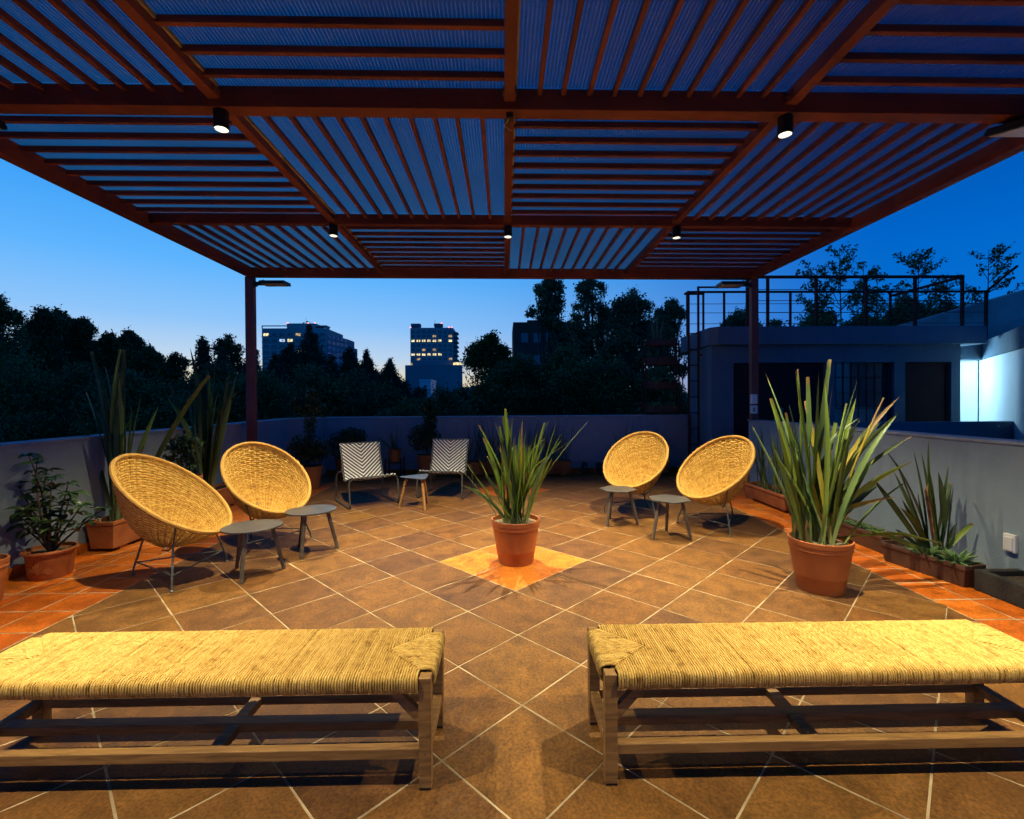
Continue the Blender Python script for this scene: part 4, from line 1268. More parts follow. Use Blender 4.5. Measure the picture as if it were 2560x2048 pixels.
# right troughs
tr = thing('grass_trough', 'clay trough of upright green blades beside the nearer right chair', 'planter', (3.47, 6.02, 0), R(3), None)
trough(tr, 0.98, 0.27, 0.22, 'clay')
rr = random.Random(9)
gt = [(3.47 + rr.uniform(-.35, .2), rr.uniform(0.55, 1.12)) for _ in range(30)]
for k in range(42):
    by = 6.02 + rr.uniform(-.42, .42); bx = 3.47 + rr.uniform(-.09, .09)
    tip = (min(3.64, bx + rr.uniform(-.16, .10)), by + rr.uniform(-.12, .12), rr.uniform(0.6, 1.1))
    obj('leaf', leaf_mesh((bx, by, 0.17), tip, rr.uniform(.013, .022), rr.choice(['flax_dark', 'flax_dark', 'flax']), bend=rr.uniform(0, .03), face=rr.uniform(0, PI), seg=6), tr,
        loc=Matrix.Rotation(-R(3), 4, 'Z') @ Vector((bx - 3.47, by - 6.02, 0.17)))
    tr.children[-1].rotation_euler = (0, 0, -R(3))


def aloe(t, x, y, z, s, seed):
    rr = random.Random(seed)
    b = MB()
    for ring_, (n, el, ln) in enumerate([(9, 22, 1.0), (9, 45, 0.95), (7, 66, 0.8), (3, 82, 0.6)]):
        for k in range(n):
            a = 2 * PI * (k + 0.5 * ring_) / n + rr.uniform(-.15, .15)
            e = R(el + rr.uniform(-8, 8)); l_ = s * ln * rr.uniform(.85, 1.1)
            pts_ = []
            for i in range(5):
                q = i / 4
                ee = e * (1 - 0.25 * q)
                pts_.append(Vector((x + math.cos(a) * l_ * q * math.cos(ee), y + math.sin(a) * l_ * q * math.cos(ee), z + l_ * q * math.sin(ee))))
            b.tube(pts_, [s * .085, s * .10, s * .08, s * .045, s * .006], 5)
    return b.build('aloe_rosette', 'aloe', t, smooth=True)


br = thing('brown_planter', 'brown plastic trough with aloes and flax by the right wall', 'planter', (3.335, 3.635, 0), R(11), 'brown plastic troughs')
trough(br, 0.63, 0.185, 0.165, 'brownplastic', 0.022, 0.010, 0.006, 'darksoil', False)
aloe(br, 0.0, -0.20, 0.135, 0.17, 1); aloe(br, -0.03, -0.02, 0.135, 0.15, 2); aloe(br, 0.03, 0.10, 0.135, 0.12, 3)
TW = [(3.29, 1.08), (3.14, 1.0), (3.02, 0.97), (2.96, 0.74), (3.28, 0.95), (3.38, 0.8), (3.46, 0.87), (3.55, 0.75), (3.62, 0.40), (3.56, 0.39), (2.99, 0.88), (3.02, 0.54), (3.23, 0.34), (3.32, 0.84), (3.51, 0.7), (3.1, 0.8), (3.21, 0.64), (3.03, 0.36), (2.85, 0.35)]
br.rotation_euler = (0, 0, 0)
flax(br, (3.41, 3.62, 0.15), TW, 0.042, 0.12, ('flax_dark', 'flax', 'flax_dark', 'flax_dark', 'flax_dry'), 0.03, 3, 31)
bpy.context.view_layer.update()
piv = Matrix.Rotation(R(11), 4, 'Z')
for ch in br.children:
    if ch.name.startswith(('trough', 'soil', 'aloe')): ch.rotation_euler = (0, 0, R(11))
br2 = thing('brown_planter', 'farther brown plastic trough, mostly hidden by the big flax pot', 'planter', (3.40, 4.42, 0), 0, 'brown plastic troughs')
trough(br2, 0.74, 0.185, 0.165, 'brownplastic', 0.022, 0.010, 0.006, 'darksoil', False)
for k in range(5): aloe(br2, rr.uniform(-.04, .04), -.28 + k * .14, 0.135, rr.uniform(.08, .12), 20 + k)
br3 = thing('brown_planter', 'farthest brown plastic trough, next to the clay trough at right', 'planter', (3.42, 5.17, 0), 0, 'brown plastic troughs')
trough(br3, 0.62, 0.185, 0.165, 'brownplastic', 0.022, 0.010, 0.006, 'darksoil', False)
for k in range(16):
    by = rr.uniform(-.25, .25); bx = rr.uniform(-.05, .05)
    obj('leaf', leaf_mesh((bx, by, .13), (bx + rr.uniform(-.14, .1), by + rr.uniform(-.1, .1), rr.uniform(.3, .62)), .014, 'flax_dark', bend=.05, seg=5), br3, loc=(bx, by, .13))


# shrubs with individual or massed leaves
def leaflet(m, L=0.09, W=0.036, name='leaf'):
    V, F = [], []
    n = 5
    for i in range(n + 1):
        s = i / n
        w = W * math.sin(PI * min(1, s * 0.96 + 0.04)) ** 0.8
        z = -0.35 * L * s * s + 0.06 * L * math.sin(PI * s)
        V += [(L * s, w / 2, z + w * .18), (L * s, 0, z), (L * s, -w / 2, z + w * .18)]
    for i in range(n):
        for k in (0, 1): F.append((3 * i + k, 3 * i + k + 1, 3 * i + 4 + k, 3 * i + 3 + k))
    b = MB().add(V, F)
    return b.mesh(name, m, False)


def branches(parent, base, tips, r0, m='stem', name='stem', seed=0):
    rr = random.Random(seed)
    out = []
    for tp in tips:
        b, e = Vector(base), Vector(tp)
        mid = b + (e - b) * .5 + Vector((rr.uniform(-.04, .04), rr.uniform(-.04, .04), 0.02))
        pts_ = [b * (1 - s) ** 2 + mid * 2 * s * (1 - s) + e * s * s for s in [k / 6 for k in range(7)]]
        MB().tube(pts_, [r0 * (1 - .7 * k / 6) for k in range(7)], 6).build(name, m, parent, smooth=True)
        out.append(pts_)
    return out


sp_ = thing('potted_shrub', 'leafy shrub in an oval clay pot with leaf relief by left wall', 'potted plant', (-3.63, 3.80, 0))
MB().lathe([(0, 0), (0.125, 0), (0.132, 0.01), (0.148, 0.18), (0.154, 0.195), (0.166, 0.197), (0.172, 0.21), (0.166, 0.224), (0.152, 0.224), (0.146, 0.20), (0.12, 0.18), (0, 0.18)], 48).build('pot', 'pot', sp_, smooth=True)
MB().lathe([(0, 0.192), (0.08, 0.196), (0.147, 0.190)], 28, cap=False).build('soil', 'soil', sp_, smooth=True)
rb = MB()
rr = random.Random(4)
for a0, z0_, s0 in ((-78, 0.045, 1.0), (-52, 0.04, .75), (-104, 0.04, .75)):
    for k in range(-4, 5):
        pts_ = []
        for q_ in range(5):
            u_ = q_ / 4 * s0
            zz_ = z0_ + 0.105 * u_ * math.cos(k * .26)
            aa_ = R(a0 + k * 5.2 * u_ * (1.2 - .3 * u_))
            rr_ = 0.133 + 0.016 * zz_ / 0.17 - 0.0008
            pts_.append(Vector((rr_ * math.cos(aa_), rr_ * math.sin(aa_), zz_)))
        rb.tube(pts_, [.001, .003, .0042, .003, .0008], 5)
rb.build('leaf_relief', 'pot', sp_, smooth=True)
tips_ = [(-0.16, 0.0, 0.96), (-0.05, -0.05, 0.90), (-0.28, 0.02, 0.72), (0.10, 0.05, 0.72), (0.19, -0.02, 0.66), (0.30, -0.05, 0.57), (0.33, 0.10, 0.50), (-0.20, -0.06, 0.50), (-0.05, -0.14, 0.55), (0.02, 0.0, 0.78), (-0.10, 0.08, 0.82), (0.12, -0.12, 0.45), (-0.24, 0.0, 0.40)]
tips_ = [(x + .0, y, z) for x, y, z in tips_]
paths = branches(sp_, (0, 0, 0.18), tips_, 0.011, seed=2)
lf = [leaflet('shrub', 0.10, 0.046), leaflet('shrub', 0.08, 0.038)]
for pth in paths:
    for q, wn_ in ((6, 7), (5, 4), (4, 4), (3, 3)):
        p = pth[q]
        if p.z < 0.3: continue
        for k in range(wn_):
            a = 2 * PI * k / wn_ + rr.uniform(-.5, .5)
            x_ = p.x + sp_.location.x
            o = obj('leaf', rr.choice(lf), sp_, loc=p)
            if x_ + 0.1 * math.cos(a) < XL + 0.01: a = PI - a
            o.rotation_euler = (rr.uniform(-.5, .5), rr.uniform(-.75, .25), a); s = rr.uniform(.7, 1.25); o.scale = (s, s, s)


def mass_leaves(n, centers, radii, size, seed, aspect=2.4, droop=0.3):
    """n small leaf faces scattered through ellipsoids (one per centre)"""
    rs = np.random.RandomState(seed)
    C = np.array(centers); Rr = np.array(radii)
    vol = np.prod(Rr, axis=1) ** 0.75
    idx = rs.choice(len(C), n, p=vol / vol.sum())
    d = rs.randn(n, 3); d /= np.linalg.norm(d, axis=1)[:, None]
    rad = rs.rand(n) ** 0.42
    P = C[idx] + d * rad[:, None] * Rr[idx]
    a = rs.randn(n, 3); a[:, 2] -= droop; a /= np.linalg.norm(a, axis=1)[:, None]
    b = np.cross(a, rs.randn(n, 3)); b /= np.linalg.norm(b, axis=1)[:, None]
    s = size * (0.55 + 0.9 * rs.rand(n))[:, None]
    A, B = a * s * 0.5, b * s * 0.5 / aspect
    V = np.stack([P - A, P + B, P + A, P - B], 1).reshape(-1, 3)
    F = np.arange(4 * n).reshape(-1, 4)
    return V, F


def bush(label, loc, pr0, pr1, ph, clumps, n, size, m, stems, group=None, pot=True, seed=0, name='potted_shrub'):
    t = thing(name, label, 'potted plant', (*loc, 0), 0, group)
    if pot: rim_pot(t, pr0, pr1, ph, 'clay', False, 'darksoil')
    branches(t, (0, 0, ph * .85), stems, 0.009, seed=seed)
    C = [c[:3] for c in clumps]; Rr = [c[3:] for c in clumps]
    V, F = mass_leaves(n, C, Rr, size, seed)
    obj('foliage', np_mesh('foliage', V, F, m), t)
    return t


bush('tall thin shrub in a clay pot left of the striped chairs', (-3.10, 7.50), 0.15, 0.205, 0.36,
     [(-.12, 0, .62, .22, .2, .24), (.12, 0, .60, .2, .2, .2), (0, .05, 1.0, .10, .1, .25), (-.05, 0, 1.28, .20, .15, .13), (.06, 0, 1.45, .12, .1, .16), (.20, 0, 1.25, .10, .1, .10), (-.2, 0, 1.4, .1, .1, .07)], 2600, 0.062, 'shrub_mass', [(-.05, 0, 1.6), (.12, 0, 1.4), (-.15, 0, .8)], 'potted shrubs at the far end', seed=41)
bush('round bushy shrub in a clay pot behind the left striped chair', (-2.78, 8.28), 0.14, 0.19, 0.40,
     [(0, 0, .62, .36, .24, .26), (.12, 0, .76, .26, .2, .16)], 2000, 0.06, 'shrub_mass', [(0, 0, .7), (.1, 0, .6)], 'potted shrubs at the far end', seed=42)
bush('dark wispy shrub in a clay pot behind the right striped chair', (-1.38, 8.42), 0.15, 0.19, 0.42,
     [(-.05, 0, .72, .30, .22, .26), (.05, 0, 1.05, .14, .14, .25), (.0, 0, 1.3, .12, .1, .12), (.12, 0, 1.2, .1, .1, .1)], 2800, 0.055, 'shrub_mass', [(.02, 0, 1.55), (-.1, 0, .9), (.1, 0, 1.1)], 'potted shrubs at the far end', seed=43)
bush('small climbing shrub in a tall clay pot between the flax troughs', (-3.44, 5.14), 0.115, 0.14, 0.58,
     [(-.06, 0, .82, .18, .12, .14), (.05, 0, .95, .14, .1, .10), (-.12, 0, .95, .1, .1, .08), (0, 0, .7, .1, .1, .1)], 230, 0.085, 'shrub', [(-.1, 0, .95), (.08, 0, 1.0)], None, seed=44)
# pot cut by the left edge of the picture
pe = thing('potted_plant', 'clay pot cut off by the left edge of the picture', 'potted plant', (-3.60, 3.27, 0))
rim_pot(pe, 0.10, 0.14, 0.30, 'pot', False, 'darksoil')
for k in range(9):
    a = 2 * PI * k / 9
    me = leaf_mesh((0.02 * math.cos(a), .02 * math.sin(a), .27), (-0.10 + 0.10 * math.cos(a), -.12 + .14 * math.sin(a), .55 + .1 * (k % 3)), .03, 'flax_dark', .05, a)
    obj('leaf', me, pe, loc=(0.02 * math.cos(a), .02 * math.sin(a), .27))

# snake plant on a dark stand
sn_ = thing('plant_stand', 'low black wooden stand under the snake plant pot', 'plant stand', (-1.96, 8.42, 0))
for sx in (-1, 1):
    for sy in (-1, 1):
        MB().box(sx * .135 - .014, sx * .135 + .014, sy * .135 - .014, sy * .135 + .014, 0.001, .37).build('leg', 'black', sn_, bevel=.003)
MB().box(-.121, .121, -.012, .012, .265, .293).build('cross_bar', 'black', sn_)
MB().box(-.012, .012, -.121, -.0125, .266, .292).box(-.012, .012, .0125, .121, .266, .292).build('cross_bar', 'black', sn_)
sk = thing('snake_plant', 'upright snake plant in a small clay pot on the black stand', 'potted plant', (-1.96, 8.42, 0.294))
rim_pot(sk, 0.094, 0.118, 0.235, 'clay', False, 'darksoil')
rr = random.Random(12)
for k in range(10):
    a = rr.uniform(0, 2 * PI); q = rr.uniform(.01, .05)
    b = (q * math.cos(a), q * math.sin(a), .21)
    me = leaf_mesh(b, (b[0] * rr.uniform(2, 4) + (-.20 if k == 0 else 0), b[1] * 2, rr.uniform(.42, .70)), .036, 'snake', .01, rr.uniform(.6, 2.5), fold=.15)
    obj('leaf', me, sk, loc=b)

# grass troughs along the back wall
for k, (x, L, lab, hz) in enumerate(((-0.42, 0.9, 'clay trough of tall grass at the far wall, left of the centre flax', 1.1), (0.78, 0.86, 'clay trough of tall grass at the far wall, right of the centre flax', 1.05),
                                     (2.55, 0.95, 'clay trough of dark reeds at the far wall behind the right chairs', 1.05))):
    t = thing('grass_trough', lab, 'planter', (x, 8.62, 0), PI / 2, 'grass troughs along the far wall')
    trough(t, L, 0.24, 0.27, 'clay')
    rr = random.Random(60 + k)
    for q in range(64):
        by = rr.uniform(-L / 2 + .05, L / 2 - .05); bx = rr.uniform(-.07, .07)
        tip = (max(-.16, bx - rr.uniform(-.25, .12)) if True else 0, by + rr.uniform(-.22, .22), rr.uniform(.55, hz))
        tip = (min(.2, max(-.2, bx + rr.uniform(-.2, .1))), tip[1], tip[2])
        obj('leaf', leaf_mesh((bx, by, .22), tip, rr.uniform(.010, .018), 'flax_dark', bend=rr.uniform(0, .08), face=rr.uniform(0, PI), seg=5), t, loc=(bx, by, .22))
for k, (x, lab) in enumerate(((1.48, 'left of two tiny dark pots at the foot of the far wall'), (1.74, 'right of two tiny dark pots at the foot of the far wall'))):
    t = thing('small_pot', lab, 'potted plant', (x, 8.66, 0), 0, 'tiny pots at the far wall')
    rim_pot(t, .05, .065, .11, 'brownplastic', False, 'darksoil')
    V, F = mass_leaves(90, [(0, 0, .17)], [(.07, .07, .07)], .04, 70 + k)
    obj('foliage', np_mesh('foliage', V, F, 'shrub_mass'), t)

# ------------------------------------------------------------------ vertical planter rack on the far wall
vp = thing('planter_rack', 'rust red steel rack of plant boxes standing on the far wall', 'plant rack', (2.70, 8.93, 1.095))
for x in (0.0, 0.64):
    for y in (0.0, 0.16):
        MB().box(x, x + .022, y, y + .022, 0.0, 1.42).build('upright', 'dullsteel', vp)
for z in (0.02, 0.48, 0.94, 1.32):
    MB().box(0.0225, 0.0225 + .617, 0.02, .16, z, z + .012).build('shelf', 'dullsteel', vp)
    bx_ = MB().box(.03, .632, .0225, .157, z + .0125, z + (.12 if z > 1.3 else .17)).build('plant_box', 'brownplastic', vp, bevel=.006)
    if z < 1.3:
        for x in (0.0, 0.64): MB().box(x, x + .022, .0225, .1595, z, z + .012).build('shelf_bar', 'dullsteel', vp)


def fern(n, c, spread, l_, seed, up=0.5):
    rr = random.Random(seed)
    V, F = [], []
    for k in range(n):
        b = Vector(c) + Vector((rr.uniform(-spread, spread), rr.uniform(-.03, .03), 0))
        a = rr.uniform(0, 2 * PI); ln = l_ * rr.uniform(.6, 1.1); e = rr.uniform(.3, 1.2)
        h = Vector((math.cos(a), math.sin(a) * .55 - .1, 0))
        prev = None
        for i in range(11):
            s = i / 10
            p = b + h * ln * s * math.cos(e) + Vector((0, 0, ln * (s * math.sin(e) * up * 1.6 - s * s * .75)))
            if prev is not None:
                sd = h.cross(Vector((0, 0, 1))).normalized(); d = (p - prev)
                w = ln * .16 * (1 - s) + .004
                for sg in (-1, 1):
                    q = len(V)
                    V.extend([prev, prev + d * .55, prev + d * 1.0 + sd * sg * w - Vector((0, 0, w * .3)), prev + d * .4 + sd * sg * w * .9])
                    F.append((q, q + 1, q + 2, q + 3))
            prev = p
    return np.array([tuple(v) for v in V]), np.array(F)


for k, (z, n, l_, m) in enumerate(((0.66, 46, .30, 'fern'), (0.20, 40, .26, 'fern'), (1.12, 26, .13, 'shrub_mass'))):
    V, F = fern(n, (.33, .09, z), .27, l_, 80 + k)
    o = obj('foliage', np_mesh('foliage', V, F, m), vp)
ct = MB()
for (x, h_, ln) in ((.20, .46, -.04), (.27, .52, .0), (.33, .40, .05), (.24, .35, -.09)):
    ct.tube([(x, .09, 1.40), (x + ln * .4, .09, 1.40 + h_ * .5), (x + ln, .09, 1.40 + h_)], [.016, .024, .010], 7)
ct.build('cactus', 'cactus', vp, smooth=True)

# ------------------------------------------------------------------ ladder
la = thing('roof_ladder', 'rust red steel ladder up to the small roof', 'ladder', (0, 0, 0))
for x, zt_ in ((3.315, 3.32), (3.49, 3.40)):
    MB().box(x - .016, x + .016, 8.36, 8.392, 0.001, zt_).build('rail', 'dullsteel', la)
for k in range(9):
    z = .28 + k * .285
    MB().tube([(3.332, 8.376, z), (3.473, 8.376, z)], .010, 8).build('rung', 'dullsteel', la)
MB().box(3.506, 3.95, 8.362, 8.390, 3.372, 3.40).build('grab_rail', 'dullsteel', la)
MB().box(3.315, 3.68, 8.55, 8.578, 3.292, 3.32).build('grab_rail', 'dullsteel', la)
MB().box(3.299, 3.331, 8.393, 8.549, 3.292, 3.319).build('grab_rail', 'dullsteel', la)
MB().box(3.507, 3.70, 8.362, 8.390, 2.16, 2.19).build('wall_bracket', 'dullsteel', la)
MB().box(3.66, 3.69, 8.579, 8.61, 2.6, 3.319).build('grab_rail', 'dullsteel', la)

# ------------------------------------------------------------------ small roof building at right
rb_ = thing('roof_building', 'shade toned grey flat roofed building with maroon doors behind the right post', 'building')
YF = 8.0


def panel_wall(x0, x1, z0, z1, holes, y0, y1, name, m, parent):
    """front wall with rectangular openings (holes: xa, xb, za, zb)"""
    b = MB()
    xs = sorted({x0, x1, *[h[0] for h in holes], *[h[1] for h in holes]})
    zs = sorted({z0, z1, *[h[2] for h in holes], *[h[3] for h in holes]})
    for xa, xb in zip(xs, xs[1:]):
        for za, zb in zip(zs, zs[1:]):
            cx, cz = (xa + xb) / 2, (za + zb) / 2
            if any(h[0] < cx < h[1] and h[2] < cz < h[3] for h in holes): continue
            b.box(xa, xb, y0, y1, za, zb)
    return b.build(name, m, parent)


holes = [(3.94, 5.54, 0.0, 2.0), (5.70, 6.74, 0.55, 2.0), (6.93, 7.74, 0.0, 2.0)]
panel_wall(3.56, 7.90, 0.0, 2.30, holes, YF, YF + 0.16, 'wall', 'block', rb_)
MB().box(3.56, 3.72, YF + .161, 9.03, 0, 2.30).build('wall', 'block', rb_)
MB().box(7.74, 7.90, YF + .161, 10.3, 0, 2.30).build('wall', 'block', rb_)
sl_ = MB()
sl_.prism([(3.52, YF + 0.02), (3.62, YF - 0.12), (8.24, YF - 0.12), (8.24, 9.6), (3.52, 9.3)], 2.302, 2.605)
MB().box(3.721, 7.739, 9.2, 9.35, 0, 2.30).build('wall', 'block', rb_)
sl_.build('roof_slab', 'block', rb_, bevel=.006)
d1 = MB().box(3.943, 4.74, YF + .06, YF + .10, 0.002, 1.997).build('door', 'maroon', rb_)
MB().box(4.66, 4.69, YF + .035, YF + .059, .95, 1.1).build('handle', 'rod', d1)
d1 = MB().box(4.744, 5.537, YF + .06, YF + .10, 0.002, 1.997).build('door', 'maroon', rb_)
MB().box(4.78, 4.82, YF + .03, YF + .059, 1.02, 1.22).build('handle', 'rod', d1)
d3 = MB().box(6.933, 7.737, YF + .06, YF + .10, 0.002, 1.997).build('door', 'maroon', rb_)
MB().box(6.94, 7.73, YF + .045, YF + .059, 1.25, 1.275).build('door_rail', 'maroon', d3)
MB().box(6.935, 6.975, YF + .04, YF + .0595, 0.0, 1.99).box(7.69, 7.735, YF + .04, YF + .0595, 0.0, 1.99).box(6.976, 7.689, YF + .04, YF + .0595, 1.94, 1.99).build('door_frame', 'maroon', d3)
win = MB().box(5.70, 6.74, YF + .13, YF + .14, .55, 2.0).build('window', 'pane', rb_)
gr = MB()
for k in range(8): gr.box(5.72 + k * .14, 5.732 + k * .14, YF + .04, YF + .052, .55, 2.0)
for k in range(6): gr.box(5.70, 6.74, YF + .053, YF + .062, .66 + k * .27, .672 + k * .27)
gr.build('grille', 'dullsteel', win)
MB().box(5.74, 6.70, YF + .105, YF + .128, .72, 1.22).build('window_curtain', 'greyplastic', win)
# roof railing
rail = thing('roof_railing', 'rust red railing of posts and thin wires on the small roof', 'railing')
zr = 2.606
fp = [4.50, 5.335, 6.19, 7.047, 7.868]
for x in fp: MB().box(x - .02, x + .02, 7.92, 7.96, zr, 3.43).build('post', 'dullsteel', rail)
MB().box(4.15, 7.89, 7.92, 7.96, 3.4305, 3.475).build('top_rail', 'dullsteel', rail)
for x in (4.15,): MB().box(x - .02, x + .02, 7.92, 7.96, zr, 3.4300).build('post', 'dullsteel', rail)
for z in (2.85, 3.05, 3.24):
    MB().tube([(4.15, 7.94, z), (7.868, 7.94, z)], .0055, 6).build('wire', 'dullsteel', rail)
for x in (3.70, 4.45, 5.80, 7.85): MB().box(x - .018, x + .018, 9.4, 9.436, zr, 3.52).build('post', 'dullsteel', rail)
MB().box(3.70, 9.9, 9.4, 9.436, 3.5205, 3.56).build('top_rail', 'dullsteel', rail)
for z in (2.9, 3.12, 3.30):
    MB().tube([(3.70, 9.418, z), (9.9, 9.418, z)], .0055, 6).build('wire', 'dullsteel', rail)
MB().box(7.848, 7.888, 7.9605, 9.399, 3.432, 3.474).build('top_rail', 'dullsteel', rail)
MB().box(9.16, 9.2, 8.78, 8.82, 2.40, 3.40).build('post', 'dullsteel', rail)
MB().tube([(7.87, 8.8, 3.40), (9.18, 8.8, 3.40), (8.0, 7.2, 3.42)], .02, 6).build('top_rail', 'dullsteel', rail)

# neighbouring block with the lit passage
nbk = thing('neighbour_building', 'pale wall of the next building lit cold white at right', 'building')
ang = [(9.30, 9.04), (7.35, 6.40)]
dirv = (Vector(ang[1]) - Vector(ang[0])).normalized(); nv = Vector((-dirv.y, dirv.x))
if nv.x < 0: nv = -nv
q = [Vector(ang[0]), Vector(ang[1]), Vector(ang[1]) + nv * .2, Vector(ang[0]) + nv * .2]
MB().prism([tuple(p) for p in q], -3, 2.10).build('wall', 'palewall', nbk)
MB().prism([tuple(p - nv * .04) for p in q[:2]] + [tuple(p + nv * .04) for p in q[2:]], 2.101, 2.42).build('roof_edge', 'block', nbk)
MB().box(7.91, 10.6, 10.4, 10.6, -3, 2.2).build('wall', 'palewall', nbk)
MB().box(9.31, 9.45, 9.08, 10.39, -3, 2.10).build('wall', 'palewall', nbk)
MB().box(8.26, 9.30, 8.70, 8.92, 2.101, 2.42).build('roof_edge', 'block', nbk)
MB().box(7.92, 9.25, 8.93, 10.39, 2.20, 2.42).build('soffit', 'palewall', nbk)
MB().box(7.95, 9.24, 10.37, 10.398, 1.42, 1.72).build('window', 'pane', nbk)
MB().prism([(9.4, 9.2), (13.0, 7.0), (13.0, 14.0), (8.9, 14.0)], -3, 2.43).build('roof', 'concrete', nbk)
b = MB()
V = [(7.2, 10.7, 2.44), (12.5, 9.2, 2.44), (12.5, 9.2, 4.1), (8.0, 10.5, 2.75), (7.2, 10.9, 2.44), (12.5, 9.5, 2.44), (12.5, 9.5, 4.1), (8.0, 10.7, 2.75)]
b.add(V, [(0, 1, 2, 3), (7, 6, 5, 4), (3, 2, 6, 7), (0, 3, 7, 4), (1, 5, 6, 2), (0, 4, 5, 1)])
b.build('sloping_gable', 'concrete', nbk)
# the tube lamp that lights the passage, on the hidden flank of the small roof building
tl_ = thing('tube_lamp', 'cold white tube lamp under the soffit of the lit passage', 'lamp', (8.0, 9.12, 2.03))
MB().box(-.09, .04, -.42, .42, .03, .07).build('housing', 'white', tl_)
MB().tube([(.01, -.40, .012), (.01, .40, .012)], .014, 10).build('tube', 'tubelamp', tl_)
ld = bpy.data.lights.new('tube_lamp_light', 'POINT'); ld.shadow_soft_size = 0.12
ld.energy = 165; ld.color = (0.42, 0.76, 1.0)
lo = bpy.data.objects.new('tube_light', ld); COL.objects.link(lo); lo.parent = tl_; lo.location = (.09, 0, -.08)

# sockets and switch boxes
so_ = thing('wall_socket', 'white weatherproof socket on the right wall', 'socket', (XR, 3.335, 0.32))
MB().box(-.028, -.0005, -.042, .042, -.065, .065).build('cover', 'white', so_, bevel=.005)
MB().box(-.036, -.0285, -.030, .030, -.055, .045).build('flap', 'white', so_, bevel=.004)
for z, h_, lab, m in ((1.375, .07, 'upper white switch box on the far right post', 'white'), (1.222, .058, 'lower grey switch box on the far right post', 'white')):
    t = thing('switch_box', lab, 'switch box', (3.654, 6.84, z), 0, 'switch boxes on the right post')
    MB().box(-.030, .052, -.035, .020, -h_, h_).build('box', m, t, bevel=.006)
    MB().box(-.018, .018, -.040, -.0355, -h_ * .55, h_ * .55).build('switch', 'greyplastic' if z < 1.3 else 'white', t)


# ------------------------------------------------------------------ trees and the city beyond
def tree(label, x, y, ztop, clumps, n, size, m, seed, trunk=0.16, zg=-9.0, limbs=6, group='trees beyond the terrace', aspect=2.2, name='tree', loose=0.75):
    """clumps: (dx, dy, z, rx, ry, rz) in world heights"""
    t = thing(name, label, 'tree', (x, y, zg), 0, group)
    rr = random.Random(seed)
    zc = sum(c[2] for c in clumps) / len(clumps)
    p0 = Vector((0, 0, 0)); p1 = Vector((rr.uniform(-.4, .4), rr.uniform(-.4, .4), (zc - zg) * .62))
    tb = MB().tube([p0, p0.lerp(p1, .5) + Vector((rr.uniform(-.2, .2), 0, 0)), p1], [trunk, trunk * .8, trunk * .6], 8)
    tb.build('trunk', 'bark', t, smooth=True)
    lb = MB()
    for c in clumps[:limbs + 8]:
        e = Vector((c[0], c[1], c[2] - zg + c[5] * .55)); mid = p1.lerp(e, .5) + Vector((rr.uniform(-.3, .3), rr.uniform(-.3, .3), rr.uniform(-.3, .1)))
        lb.tube([p1 * .92, mid, e], [trunk * .42, trunk * .25, trunk * .05], 5)
        for q in range(3):
            ee = e + Vector((rr.uniform(-1, 1) * c[3], rr.uniform(-1, 1) * c[4], rr.uniform(-.8, .7) * c[5]))
            lb.tube([mid.lerp(e, .5), mid.lerp(ee, .75), ee], [trunk * .14, trunk * .08, trunk * .03], 4)
    lb.build('limbs', 'bark', t)
    rs = np.random.RandomState(seed)
    size = size * y / 18.0
    # leaves strung along twigs that reach out of each clump, so the outline is ragged with gaps
    P = []
    wts = np.array([(c[3] * c[5]) ** .8 for c in clumps]); wts /= wts.sum()
    for c, w_ in zip(clumps, wts):
        cn = np.array([c[0], c[1], c[2] - zg]); rad = np.array([c[3], c[4], c[5]])
        m_ = max(60, int(n * w_))
        K = max(10, int(34 * (c[3] * c[5]) ** .5))
        d = rs.randn(K, 3); d[:, 2] += .35; d /= np.linalg.norm(d, axis=1)[:, None]
        reach = rs.uniform(.55, 1.0, K)[:, None]
        e = cn + d * rad * reach
        o_ = cn + d * rad * rs.uniform(0, .25, K)[:, None] - np.array([0, 0, .2]) * rad
        ki = rs.randint(0, K, m_); q = rs.rand(m_)[:, None] ** .7
        p = o_[ki] * (1 - q) + e[ki] * q
        p += rs.randn(m_, 3) * (.04 + .15 * np.sin(np.pi * q * .8)) * (rad.mean() * .7 + .3)
        P.append(p)
    # finer scatter through the whole crown between the sprays
    CC = np.array([[c[0], c[1], c[2] - zg] for c in clumps]); RR = np.array([c[3:6] for c in clumps])
    m_ = int(n * loose)
    ki = rs.randint(0, len(CC), m_); kj = rs.randint(0, len(CC), m_)
    q = rs.rand(m_)[:, None] * .5
    d = rs.randn(m_, 3); d /= np.linalg.norm(d, axis=1)[:, None]
    P.append((CC[ki] * (1 - q) + CC[kj] * q) + d * RR[ki] * (rs.rand(m_)[:, None] ** .5) * 1.1)
    P = np.concatenate(P)
    nn_ = len(P)
    a_ = rs.randn(nn_, 3); a_[:, 2] -= .35; a_ /= np.linalg.norm(a_, axis=1)[:, None]
    b_ = np.cross(a_, rs.randn(nn_, 3)); b_ /= np.linalg.norm(b_, axis=1)[:, None]
    sz = size * (.55 + .9 * rs.rand(nn_))[:, None]
    A, B = a_ * sz * .5, b_ * sz * .5 / aspect
    V = np.stack([P - A, P + B, P + A, P - B], 1).reshape(-1, 3); F = np.arange(4 * nn_).reshape(-1, 4)
    obj('crown', np_mesh('crown', V, F, m), t)
    return t


def ray(px, py, Y):
    """offline-fitted camera: helper giving the place at depth Y of a spot in a sketch of the skyline"""
    return ((px - 1260.5) / 1173.45 * Y, 1.375 + (1001.8 - (px - 1260) * 0.006 - py) / 1173.45 * Y)


